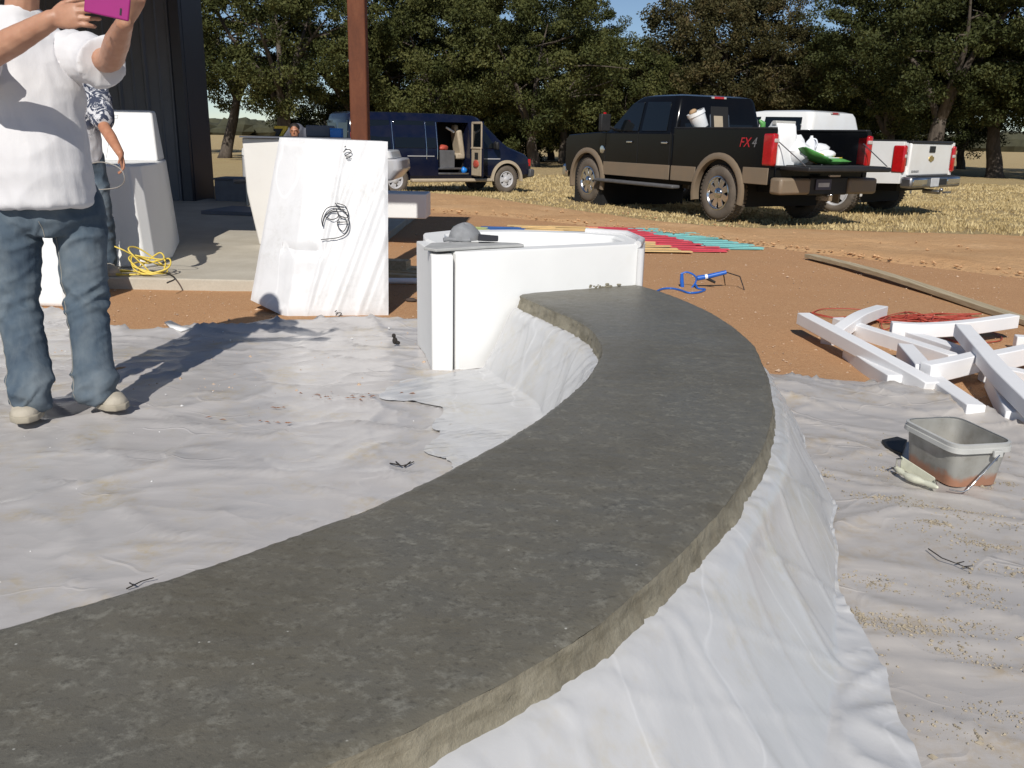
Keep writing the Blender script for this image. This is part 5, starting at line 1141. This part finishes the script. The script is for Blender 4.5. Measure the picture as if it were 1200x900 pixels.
kinds = {'wide': grow_tree(1, 11.2, 5.2, 2.3, .3, 1.15, .36), 'tall': grow_tree(2, 11.8, 4.6, 2.0, -.4, 1.1, .30), 'thin': grow_tree(3, 11.0, 4.2, 2.9, .9, .62, .26),
         'low': grow_tree(4, 9.4, 4.4, 1.2, .2, 1.05, .26, True), 'short': grow_tree(5, 8.0, 3.8, .9, 0, .9, .22, True), 'round': grow_tree(6, 12.4, 5.6, 1.8, 0, 1.3, .36, True), 'bush': grow_tree(8, 4.2, 3.4, .3, 0, .5, .14, True)}
for a, b in kinds.values():
    a.materials.append(M['oak_bark']); a.shade_smooth()
def tree(kind, px_, Y, label, leaf, rz, s=1.0, name='oak_tree'):
    X = (px_ - 600) / FPX * (Y * .962 + .42)
    o = thing(name, (X, Y, gz(X, Y) - .02), label, 'tree', 'oaks behind the vehicles', rz); o.scale = (s, s, s)
    t_, c = kinds[kind]
    a = bpy.data.objects.new('trunk', t_); COL.objects.link(a); a.parent = o
    key = c.name + leaf
    if key not in TM: m = c.copy(); m.materials.clear(); m.materials.append(M[leaf]); TM[key] = m
    b = bpy.data.objects.new('crown', TM[key]); COL.objects.link(b); b.parent = o
TM = {}
for a in (('thin', 258, 52, 'open oak with a slender trunk right of the navy building', 'oak_leaf', 0.2, 1.0), ('wide', 325, 47, 'large oak with thick bare limbs above the yellow tool', 'oak_leaf_light', 1.0, 1.0),
          ('round', 415, 53, 'dense oak behind the rusty steel column', 'oak_leaf', 2.0, .95), ('low', 500, 50, 'oak with low twiggy crown above the van windows', 'oak_leaf_light', .5, 1.0), ('tall', 545, 58, 'taller oak set back above the open van door', 'oak_leaf', 3.1, .93),
          ('low', 620, 48, 'oak with greenish crown above the nose of the van', 'oak_leaf_light', 4.0, 1.03), ('tall', 655, 56, 'oak set back between the van and the black pickup', 'oak_leaf', 1.3, .82), ('short', 742, 54, 'shorter oak behind the bonnet of the black pickup, sky above it', 'oak_leaf_light', 2.2, .86),
          ('low', 815, 55, 'oak with brownish patches above the black pickup cab', 'oak_leaf_brown', 5.0, 1.05), ('tall', 850, 54, 'tall oak above the rear of the black cab', 'oak_leaf_brown', 2.5, .90), ('short', 930, 58, 'short oak in the dip below the second patch of sky', 'oak_leaf', .3, .98),
          ('round', 1030, 48, 'broad dark oak above the white pickup cab', 'oak_leaf', .9, .92), ('wide', 1085, 44, 'broad oak over the white tailgate', 'oak_leaf', 4.4, 1.0), ('tall', 1160, 46, 'oak at the right whose trunk stands clear of the field', 'oak_leaf', 5.5, 1.05), ('wide', 1225, 43, 'oak cut by the right edge of the picture', 'oak_leaf_light', 2.9, 1.0), ('round', 1300, 50, 'oak beyond the right edge reaching in with its boughs', 'oak_leaf', 2.2, 1.0), ('round', 150, 60, 'oak hidden behind the navy building', 'oak_leaf', 1.7, .9)):
    tree(*a)
for k, (x, Y, s) in enumerate(((455, 63, .95), (560, 64, .9), (640, 64, .92), (705, 62, .8), (770, 64, .8), (845, 64, .9), (905, 64, .8), (965, 62, .95), (1050, 60, 1.0), (1120, 62, 1.0))):
    s *= .9; nm = ('back doors of the van', 'side windows of the van', 'nose of the van', 'mirror of the black pickup', 'bonnet of the black pickup', 'cab roof of the black pickup', 'jugs in the pickup bed', 'roof of the white pickup', 'bed of the white pickup', 'hitch of the white pickup')[k]
    tree('low', x, Y, 'dark oak of the rear row above the ' + nm, 'oak_leaf', k * 1.7 + .6, s)
for k, (x, Y, s) in enumerate(((440, 60, 1.0), (520, 62, 1.1), (600, 60, .9), (690, 63, 1.0), (770, 60, 1.1), (850, 62, 1.0), (920, 60, 1.1), (990, 58, 1.0), (375, 60, .9))):
    nm = ('rusty column', 'van roof', 'open van door', 'gap before the black pickup', 'black pickup bonnet', 'black pickup cab', 'black pickup bed', 'white pickup cab', 'blue box')[k]
    tree('bush', x, Y, 'low scrub oak in the second row behind the ' + nm, ('oak_leaf', 'oak_leaf_light')[k % 2], k * 1.3, s, 'scrub_oak')
# far woods on the horizon
mb = MB(); rg = random.Random(5)
for i in range(900):
    a = rg.uniform(-.75, .75); D = rg.uniform(330, 460); p = Vector((math.sin(a) * D, math.cos(a) * D, -.3)); h = rg.uniform(3, 7)
    mb.ell(p + Vector((0, 0, h * .4)), (rg.uniform(4, 9), 4, h * .6), None, 7, 5)
for v in mb.v: v.z += 1.2 * N((v.x * .3, v.y * .3, v.z * .5)); v.x += 1.2 * N((v.x * .4, v.z * .5, 3))
tag(mb.build('far_woods', 'far_leaf', None, 0), 'distant line of woods along the horizon', 'woods', None, 'stuff')

# ================================================================== PEOPLE
def rows(mb, rings, n=20):
    """rings: (centre, half width along side, half depth along fwd) in a frame given by side/fwd"""
    mb.loft([[c + s * (a * math.cos(q)) + f * (b * math.sin(q)) for q in (2 * math.pi * k / n for k in range(n))] for c, a, b, s, f in rings], True)
def limb(mb, pts, rs, n=14): mb.tube(catmull(pts, len(pts) * 4 - 3), [rs[min(i // 4, len(rs) - 1)] + (rs[min(i // 4 + 1, len(rs) - 1)] - rs[min(i // 4, len(rs) - 1)]) * (i % 4) / 4 for i in range(len(pts) * 4 - 3)], n, True, True)
def hand(mb, wrist, d, pn, side, curls, spread=.0, scale=1.0):
    """d: direction of the fingers, pn: palm normal (the way the palm faces), side: towards the thumb"""
    d = d.normalized(); side = (side - d * side.dot(d)).normalized(); pn = (pn - d * pn.dot(d) - side * pn.dot(side)).normalized(); s = scale; rings = []
    for u, w, h in ((-.02, .026, .020), (.015, .031, .019), (.05, .040, .0165), (.085, .042, .0145), (.098, .038, .011)):
        c = wrist + d * u * s; rings.append([c + side * (w * s * math.cos(q)) + pn * (h * s * math.sin(q)) for q in (2 * math.pi * k / 14 for k in range(14))])
    mb.loft(rings, True); tips = []
    for k in range(4):
        L = (.072, .080, .074, .058)[k] * s; o = (.030, .010, -.010, -.029)[k] * s; p = wrist + d * (.088 * s) + side * o; dirv = (d + side * (spread * (1.5 - k))).normalized(); ang = 0; q = [p - dirv * .02 * s, p]
        for j, fr in enumerate((.45, .32, .23)):
            ang += curls[k] * (.7, 1.0, .6)[j]; p = p + (dirv * math.cos(ang) + pn * math.sin(ang)) * (L * fr); q.append(p)
        mb.tube(catmull(q, 13), [.0092 * s] * 5 + [.0086 * s] * 4 + [.0076 * s] * 4, 8, True, True); tips.append(p)
    p = wrist + d * .018 * s + side * .024 * s; q = [p]
    for j, (ds, dd, dn) in enumerate(((.55, .7, .35), (.35, .85, .45), (.15, .95, .5))):
        p = p + (side * ds + d * dd + pn * dn * (1 + curls[4])).normalized() * (.038, .032, .026)[j] * s; q.append(p)
    mb.tube(catmull(q, 10), [.0135 * s] * 4 + [.0105 * s] * 3 + [.009 * s] * 3, 8, True, True); tips.append(p)
    return tips
def head(mb, c, fwd, side):
    up = Vector((0, 0, 1)); rot = Matrix((side, -fwd, up)).transposed()
    mb.ell(c + up * .03 - fwd * .012, (.075, .095, .10), rot, 20, 12); mb.ell(c - up * .05 + fwd * .018, (.060, .070, .075), rot, 18, 10)
    mb.ell(c - up * .105 + fwd * .055, (.030, .025, .022), rot); mb.tube([c + up * .015 + fwd * .088, c - up * .02 + fwd * .112, c - up * .035 + fwd * .10], [.008, .014, .013], 8, True, True)
    for s in (1, -1): mb.ell(c + side * .074 * s - up * .005 - fwd * .01, (.010, .022, .033), rot); mb.ell(c + side * .033 * s + up * .028 + fwd * .080, (.026, .012, .008), rot)
    mb.tube([c - side * .022 - up * .068 + fwd * .086, c - up * .066 + fwd * .094, c + side * .022 - up * .068 + fwd * .086], [.006, .008, .006], 6, True, True)
def shoe(par, toe, heel, mats=('shoe_leather', 'shoe_sole', 'shoe_lace'), z0=.03):
    ax = (toe - heel); L = ax.length; ax = ax.normalized(); sd = Vector((-ax.y, ax.x, 0)); ctr = (toe + heel) / 2; up = Vector((0, 0, 1)); rr = []; rs = []
    for u, w, h in ((-.02, .026, .05), (.03, .036, .085), (.14, .043, .125), (.30, .043, .125), (.45, .047, .105), (.62, .056, .084), (.80, .058, .072), (.93, .047, .060), (.995, .022, .040)):
        c = heel + ax * (u * L); n_ = []
        for k in range(16):
            q = math.pi * k / 15; n_.append(c + sd * (w * math.cos(q)) + up * (z0 + .022 + (h - .022) * math.sin(q) ** .8))
        rr.append(n_)
    mb = MB(); mb.loft(rr, True); s = mb.build('shoe', mats[0], par, 60)
    rr = []
    for u, w in ((-.03, .032), (.02, .044), (.15, .049), (.35, .047), (.55, .056), (.78, .063), (.93, .052), (1.02, .022)):
        c = heel + ax * (u * L); rr.append([c + sd * w + up * z0, c + sd * w * 1.02 + up * (z0 + .028), c - sd * w * 1.02 + up * (z0 + .028), c - sd * w + up * z0])
    mb = MB(); mb.loft(rr, True); mb.v = [v - Vector(par.location) for v in mb.v]; o = mb.build('sole', mats[1], s, 60, .006, world=False)
    mb = MB()
    for k in range(4):
        u = .42 + .085 * k; h = .118 - .013 * k * 1.0; c = heel + ax * (u * L)
        mb.tube(catmull([c + sd * .028 + up * (z0 + h - .022), c + ax * .008 + up * (z0 + h - .002), c - sd * .028 + up * (z0 + h - .022)], 7), .0035, 5)
    mb.v = [v - Vector(par.location) for v in mb.v]; mb.build('lace', mats[2], s, 60, world=False)
def cloth(par, mb, name, mat, voxel, fn, it=5):
    me = remesh(mb, voxel, it)
    if fn: displace(me, fn)
    me.transform(Matrix.Translation(-Vector(par.location))); me.materials.clear(); return finish(name, me, mat, par, 180)

# ---- man in white tee and jeans, photographing with a magenta phone
mx, my = -1.97, 3.70
man = thing('person', (mx, my, .03), 'person in white tee and faded jeans holding up a magenta phone', 'person')
fw = Vector((.62, -.785, 0)).normalized(); sd = Vector((0, 0, 1)).cross(fw)     # sd points to his left
V = Vector
Lf_t, Lf_h = at(138, 486, .03) , at(104, 468, .03); Rf_t, Rf_h = at(33, 502, .03), at(45, 474, .03)
hipc = V((-1.965, 3.70, .93)); aL = at(113, 466, .10); aR = at(40, 476, .10)
hl, hr = hipc + sd * .095 + V((0, 0, -.03)), hipc - sd * .095 + V((0, 0, -.03))
hl.x = -1.865; hr.x = -2.075
kL = V((-1.845, 3.70, .50)); kR = V((-2.085, 3.60, .50)); aL.z = aR.z = .13
jm = MB()
rows(jm, [(hipc + V((0, 0, dz)), a, b, sd, fw) for dz, a, b in ((.10, .175, .155), (.02, .188, .165), (-.07, .185, .160), (-.14, .16, .13))], 24)
def leg(m, h, k, a, r):
    limb(m, [h + V((0, 0, .02)), h.lerp(k, .5), k, k.lerp(a, .5) + V((0, .01, 0)), a + V((0, 0, .02))], r, 18)
leg(jm, hl, kL, aL, [.108, .099, .084, .080, .080]); leg(jm, hr, kR, aR, [.108, .099, .084, .080, .080])
def jeans_fold(co, n):
    zf = 1 - abs(N((co.x * 3.5 + co.z * 6, co.y * 3.5, co.z * 9 - co.x * 12))) * 5
    z = co.z; kn = math.exp(-((z - .50) / .10) ** 2) + 1.1 * math.exp(-((z - .14) / .09) ** 2) + .6 * math.exp(-((z - .80) / .08) ** 2)
    v1 = N((co.x * 5 + co.y * 4, co.y * 5, z * 14 + co.x * 9)); v2 = N((co.x * 9, co.y * 9, z * 26 - co.x * 14))
    return (.020 * (1 - abs(v1) * 2.6) * kn * .6 + .009 * v2 * (kn + .3) + .005 * N((co.x * 6, co.y * 6, z * 5)) + .008 * max(0, zf) * (.3 + kn))
J = cloth(man, jm, 'jeans', 'denim', .008, jeans_fold, 3)
mb = MB()
for h, k, a, s in ((hl, kL, aL, 1), (hr, kR, aR, -1)):
    q = catmull([h.lerp(k, .15), k, a + V((0, 0, .05))], 22); mb.tube([p + V((-.055, -.074, 0)) for p in q], .0022, 4)
mb = None
from mathutils.bvhtree import BVHTree
bv = BVHTree.FromPolygons([v.co + V(man.location) for v in J.data.vertices], [tuple(p.vertices) for p in J.data.polygons])
def on_jeans(p, dirv):
    h = bv.ray_cast(p - dirv * .5, dirv); return h[0] - dirv * .001 if h[0] is not None else None
for h, k, a, sg in ((hl, kL, aL, -1), (hr, kR, aR, -1)):
    q = catmull([h.lerp(k, .12), k, a + V((0, 0, -.01))], 60); pts = []
    for p in q:
        r_ = on_jeans(p + V((sg * .058, 0, 0)), V((.0, 1, 0)))
        if r_ is not None: pts.append(r_)
    if len(pts) > 4: MB().tube(pts, .0016, 4).build('seam_stitching', 'denim_thread', J, 60, world=False); s_ = J.children[-1]; s_.data.transform(Matrix.Translation(-V(man.location)))
# torso: white tee
ch = V((-1.985, 3.705, 0)); tm = MB()
prof = [(.905, .196, .200, .020), (.92, .201, .207, .025), (.98, .200, .205, .026), (1.05, .200, .208, .030), (1.14, .198, .200, .026), (1.25, .197, .178, .012), (1.36, .208, .165, .0), (1.45, .203, .145, -.01), (1.55, .188, .125, -.015), (1.625, .125, .095, -.02), (1.665, .078, .078, -.01)]
rows(tm, [(ch + V((0, 0, z)) + fw * o, a, b, sd, fw) for z, a, b, o in prof], 28)
shL = ch + sd * .185 + V((0, 0, 1.50)); shR = ch - sd * .185 + V((0, 0, 1.50))
elL = atY(129, 70, 3.62); wrL = atY(146, 27, 3.36); elR = V((-1.99, 3.32, 1.42)); wrR = atY(62, 22, 3.24)
slL = shL.lerp(elL, .80)
tm.tube(catmull([shL - sd * .05, shL.lerp(elL, .4) + V((0, 0, -.005)), slL + V((0, 0, -.012))], 9), [.09, .093, .094, .093, .092, .091, .092, .094, .096], 18)
tm.tube(catmull([shR + sd * .05, shR.lerp(elR, .45), shR.lerp(elR, .80) + V((0, 0, -.01))], 9), [.09, .093, .094, .093, .092, .091, .092, .094, .096], 18)
def tee_fold(co, n):
    z = co.z; hem = sst(1.03, .90, z)
    return .006 * N((co.x * 5, co.y * 5, z * 3)) + .010 * (1 - 2.4 * abs(N((co.x * 6 - z * 4, co.y * 6 + z * 2, z * 4.5)))) * (.35 + sst(1.2, 1.42, z)) + .004 * (1 - 2 * abs(N((co.x * 14 + z * 5, co.y * 14, z * 9)))) + hem * .007 * N((co.x * 15, co.y * 15, 2))
cloth(man, tm, 'tee_shirt', 'white_tee', .008, tee_fold, 2)
# skin: one continuous body
sm = MB(); hc = V((-1.93, 3.68, 1.845)); head(sm, hc, fw, sd)
sm.tube([ch + V((0, 0, 1.48)), ch + V((0, 0, 1.60)) + fw * .01, hc - V((0, 0, .06))], [.075, .062, .058], 14, True, True)
rows(sm, [(ch + V((0, 0, z)) + fw * o, a * .86, b * .84, sd, fw) for z, a, b, o in prof[1:10]], 20)
limb(sm, [shL, shL.lerp(elL, .55), elL, elL.lerp(wrL, .35), wrL], [.054, .050, .046, .046, .030], 16)
limb(sm, [shR, shR.lerp(elR, .55), elR, elR.lerp(wrR, .35), wrR], [.054, .050, .048, .048, .032], 16)
leg(sm, hl, kL, aL, [.085, .075, .058, .055, .04]); leg(sm, hr, kR, aR, [.085, .075, .058, .055, .04])
limb(sm, [aL + V((0, 0, .0)), aL.lerp(Lf_t, .3) + V((0, 0, 0)), aL.lerp(Lf_t, .4) + V((0, 0, 0))], [.036, .028, .02]); limb(sm, [aR, aR.lerp(Rf_t, .3) + V((0, 0, 0)), aR.lerp(Rf_t, .4) + V((0, 0, 0))], [.036, .028, .02])
# phone frame of reference
pc = atY(126, 6, 3.20); pr = (atY(148, 10, 3.22) - atY(104, 0, 3.20)); pu = V((.10, .0, 1)); pr.normalize(); pu = (pu - pr * pu.dot(pr)).normalized(); pnm = pr.cross(pu)   # pnm away from camera
if pnm.y < 0: pnm = -pnm
tipsR = hand(sm, wrR, (pc + pr * .0 - pnm * .012 - pu * .02 - wrR), pnm, pu, (.22, .28, .38, .55, .2), .05, 1.05)
tipsL = hand(sm, wrL, (pu * .8 + pr * .30 - pnm * .1), -pr * .6 + pnm * .5, -pr * .5 - pnm * .6, (.55, .5, .42, .3, .2), .10, 1.02)
me = remesh(sm, .0045, 3); displace(me, lambda co, n: .0012 * N((co.x * 40, co.y * 40, co.z * 40)))
me.transform(Matrix.Translation(-V(man.location))); me.materials.clear(); sk = finish('body', me, 'skin', man, 180)
hm = MB(); rot = Matrix((sd, -fw, V((0, 0, 1)))).transposed(); hm.ell(hc + V((0, 0, .05)) - fw * .025, (.084, .10, .088), rot, 20, 12); hm.ell(hc - fw * .06 - V((0, 0, .01)), (.072, .052, .075), rot, 18, 10); hm.build('hair', 'dark_hair', man, 60)
for s in (1, -1): MB().ell(hc + sd * .033 * s + V((0, 0, .012)) + fw * .079, (.013, .010, .009), rot, 10, 6).build('eye', 'eye_white', man, 60)
shoe(man, Lf_t + V((.03, -.035, 0)), Lf_h + V((-.03, .02, 0))); shoe(man, Rf_t + V((0, -.03, 0)), Rf_h + V((.0, .03, 0)))
ph = thing('mobile_phone', pc, 'magenta cased phone held by the person in white tee', 'phone')
def prect(w, h, d0, d1, off=(0, 0)):
    m = MB(); vs = [pc + pr * (x * w / 2 + off[0]) + pu * (y * h / 2 + off[1]) + pnm * d for d in (d0, d1) for x, y in ((-1, -1), (1, -1), (1, 1), (-1, 1))]
    m.add(vs, [(0, 1, 2, 3), (7, 6, 5, 4), (0, 1, 5, 4), (1, 2, 6, 5), (2, 3, 7, 6), (3, 0, 4, 7)]); return m
prect(.145, .075, -.006, .004).build('phone_case', 'magenta_case', ph, 40, .005, 3); prect(.128, .060, .0042, .006).build('phone_screen', 'dark_glass', ph, 30); prect(.006, .022, -.0075, -.0062, (.045, -.012)).build('case_slot', 'black_plastic', ph, 30)

# ---- person behind in printed tee
p2 = thing('person', (-3.36, 6.80, PZ), 'person in printed grey and white tee behind the man with the phone', 'person')
f2 = V((.62, -.78, 0)).normalized(); s2 = V((0, 0, 1)).cross(f2); b2 = V((-3.35, 6.86, PZ))
jm = MB(); hc2 = b2 + V((0, 0, .90)); rows(jm, [(hc2 + V((0, 0, dz)), a, b, s2, f2) for dz, a, b in ((.10, .15, .12), (0, .165, .13), (-.1, .16, .125))], 20)
h1, h2 = hc2 + s2 * .09, hc2 - s2 * .09; k1, k2 = b2 + s2 * .11 + V((0, 0, .48)) + f2 * .03, b2 - s2 * .11 + V((0, 0, .48)); a1, a2 = b2 + s2 * .12 + V((0, 0, .09)), b2 - s2 * .12 + V((0, 0, .09))
leg(jm, h1, k1, a1, [.095, .09, .08, .076, .078]); leg(jm, h2, k2, a2, [.095, .09, .08, .076, .078]); cloth(p2, jm, 'jeans', 'denim', .013, jeans_fold, 4)
tm = MB(); pf = [(.86, .165, .135), (1.0, .172, .14), (1.15, .175, .14), (1.3, .185, .14), (1.42, .19, .125), (1.49, .16, .10), (1.53, .08, .08)]
rows(tm, [(b2 + V((0, 0, z)), a, b, s2, f2) for z, a, b in pf], 22)
q1 = b2 + s2 * .18 + V((0, 0, 1.42)); q2 = b2 - s2 * .18 + V((0, 0, 1.42)); e1 = atY(121, 146, 6.72); w1 = atY(141, 180, 6.50); e2 = q2 + V((-.05, .02, -.30)); w2 = e2 + f2 * .08 + V((0, 0, -.25))
limb(tm, [q1, q1.lerp(e1, .5), q1.lerp(e1, .85)], [.08, .082, .084]); limb(tm, [q2, q2.lerp(e2, .5), q2.lerp(e2, .8)], [.08, .08, .082]); cloth(p2, tm, 'tee_shirt', 'print_tee', .012, tee_fold, 4)
sm = MB(); hh = b2 + V((0, 0, 1.66)) + f2 * .02; head(sm, hh, f2, s2); sm.tube([b2 + V((0, 0, 1.42)), b2 + V((0, 0, 1.52)), hh - V((0, 0, .06))], [.07, .055, .052], 12, True, True)
rows(sm, [(b2 + V((0, 0, z)), a * .85, b * .82, s2, f2) for z, a, b in pf[:6]], 18)
limb(sm, [q1, q1.lerp(e1, .5), e1, e1.lerp(w1, .4), w1], [.05, .046, .043, .042, .028]); limb(sm, [q2, q2.lerp(e2, .5), e2, e2.lerp(w2, .4), w2], [.05, .046, .043, .042, .028])
hand(sm, w1, V((.25, -.3, -.9)), -s2, f2, (.35, .4, .45, .5, .1), .03, 1.0); hand(sm, w2, V((.1, -.2, -1)), s2, f2, (.35, .4, .45, .5, .1), .03, 1.0)
leg(sm, h1, k1, a1, [.07, .065, .05, .048, .036]); leg(sm, h2, k2, a2, [.07, .065, .05, .048, .036]); limb(sm, [a1, a1 + f2 * .09 + V((0, 0, -.05)), a1 + f2 * .13 + V((0, 0, -.055))], [.036, .03, .022]); limb(sm, [a2, a2 + f2 * .09 + V((0, 0, -.05)), a2 + f2 * .13 + V((0, 0, -.055))], [.036, .03, .022])
me = remesh(sm, .007, 2); me.transform(Matrix.Translation(-V(p2.location))); me.materials.clear(); finish('body', me, 'skin_tan', p2, 180)
rot2 = Matrix((s2, -f2, V((0, 0, 1)))).transposed(); hm = MB(); hm.ell(hh + V((0, 0, .05)) - f2 * .025, (.083, .10, .085), rot2, 18, 10); hm.ell(hh - f2 * .055 - V((0, 0, .01)), (.072, .05, .07), rot2); hm.build('hair', 'dark_hair', p2, 60)
for s in (1, -1): MB().ell(hh + s2 * .033 * s + V((0, 0, .012)) + f2 * .079, (.013, .010, .009), rot2, 10, 6).build('eye', 'eye_white', p2, 60)
shoe(p2, a1 + f2 * .19 - V((0, 0, .09)), a1 - f2 * .07 - V((0, 0, .09)), z0=0); shoe(p2, a2 + f2 * .19 - V((0, 0, .09)), a2 - f2 * .07 - V((0, 0, .09)), z0=0)

# ---- dark-haired person stooping behind the foam blocks
c3 = atY(345, 147, 15.5); g3 = V((c3.x, c3.y + .25, 0)); p3 = thing('person', (g3.x, g3.y, 0), 'dark-haired person stooping behind the dull foam block', 'person')
f3 = V((.1, -1, 0)).normalized(); s3 = V((0, 0, 1)).cross(f3); hp = g3 + V((0, .12, .82)); nk = g3 + f3 * .12 + V((0, 0, 1.22)); hd3 = V((c3.x, c3.y, c3.z - .10))
jm = MB(); jm.ell(hp, (.17, .15, .14)); 
A1, A2 = g3 + s3 * .12 + V((0, .05, .09)), g3 - s3 * .12 + V((0, .05, .09)); K1, K2 = g3 + s3 * .12 + f3 * .08 + V((0, 0, .46)), g3 - s3 * .12 + f3 * .08 + V((0, 0, .46))
leg(jm, hp + s3 * .09, K1, A1, [.095, .09, .08, .075, .076]); leg(jm, hp - s3 * .09, K2, A2, [.095, .09, .08, .075, .076]); cloth(p3, jm, 'trousers', 'denim', .018, None)
tm = MB(); tm.tube([hp + V((0, 0, .02)), hp.lerp(nk, .5) + V((0, .03, .04)), nk], [.17, .19, .15], 16, True, True); S1, S2 = nk + s3 * .17, nk - s3 * .17; E1, E2 = S1 + s3 * .08 + f3 * .08 + V((0, 0, -.26)), S2 - s3 * .08 + f3 * .08 + V((0, 0, -.26)); W1, W2 = E1 + f3 * .2 + V((0, 0, -.10)), E2 + f3 * .2 + V((0, 0, -.10))
limb(tm, [S1, S1.lerp(E1, .5), S1.lerp(E1, .85)], [.08, .075, .075]); limb(tm, [S2, S2.lerp(E2, .5), S2.lerp(E2, .85)], [.08, .075, .075]); cloth(p3, tm, 'tee_shirt', 'grey_tee', .015, None)
sm = MB(); head(sm, hd3, f3, s3); sm.tube([nk, hd3 - V((0, 0, .05))], [.06, .055], 10, True, True); sm.tube([hp, hp.lerp(nk, .5), nk], [.13, .14, .1], 14, True, True)
for S, E_, W_ in ((S1, E1, W1), (S2, E2, W2)): limb(sm, [S, S.lerp(E_, .5), E_, E_.lerp(W_, .5), W_], [.05, .045, .042, .04, .028]); hand(sm, W_, f3 + V((0, 0, -.3)), V((0, 0, -1)), V((1, 0, 0)) if S is S2 else V((-1, 0, 0)), (.4, .4, .4, .4, .1))
leg(sm, hp + s3 * .09, K1, A1, [.07, .065, .05, .048, .036]); leg(sm, hp - s3 * .09, K2, A2, [.07, .065, .05, .048, .036])
me = remesh(sm, .009, 2); me.transform(Matrix.Translation(-V(p3.location))); me.materials.clear(); finish('body', me, 'skin_tan', p3, 180)
rot3 = Matrix((s3, -f3, V((0, 0, 1)))).transposed(); hm = MB(); hm.ell(hd3 + V((0, 0, .062)) - f3 * .028, (.086, .098, .082), rot3, 18, 10); hm.build('hair', 'dark_hair', p3, 60)
shoe(p3, A1 + f3 * .19 - V((0, 0, .09)), A1 - f3 * .07 - V((0, 0, .09)), z0=.01); shoe(p3, A2 + f3 * .19 - V((0, 0, .09)), A2 - f3 * .07 - V((0, 0, .09)), z0=.01)
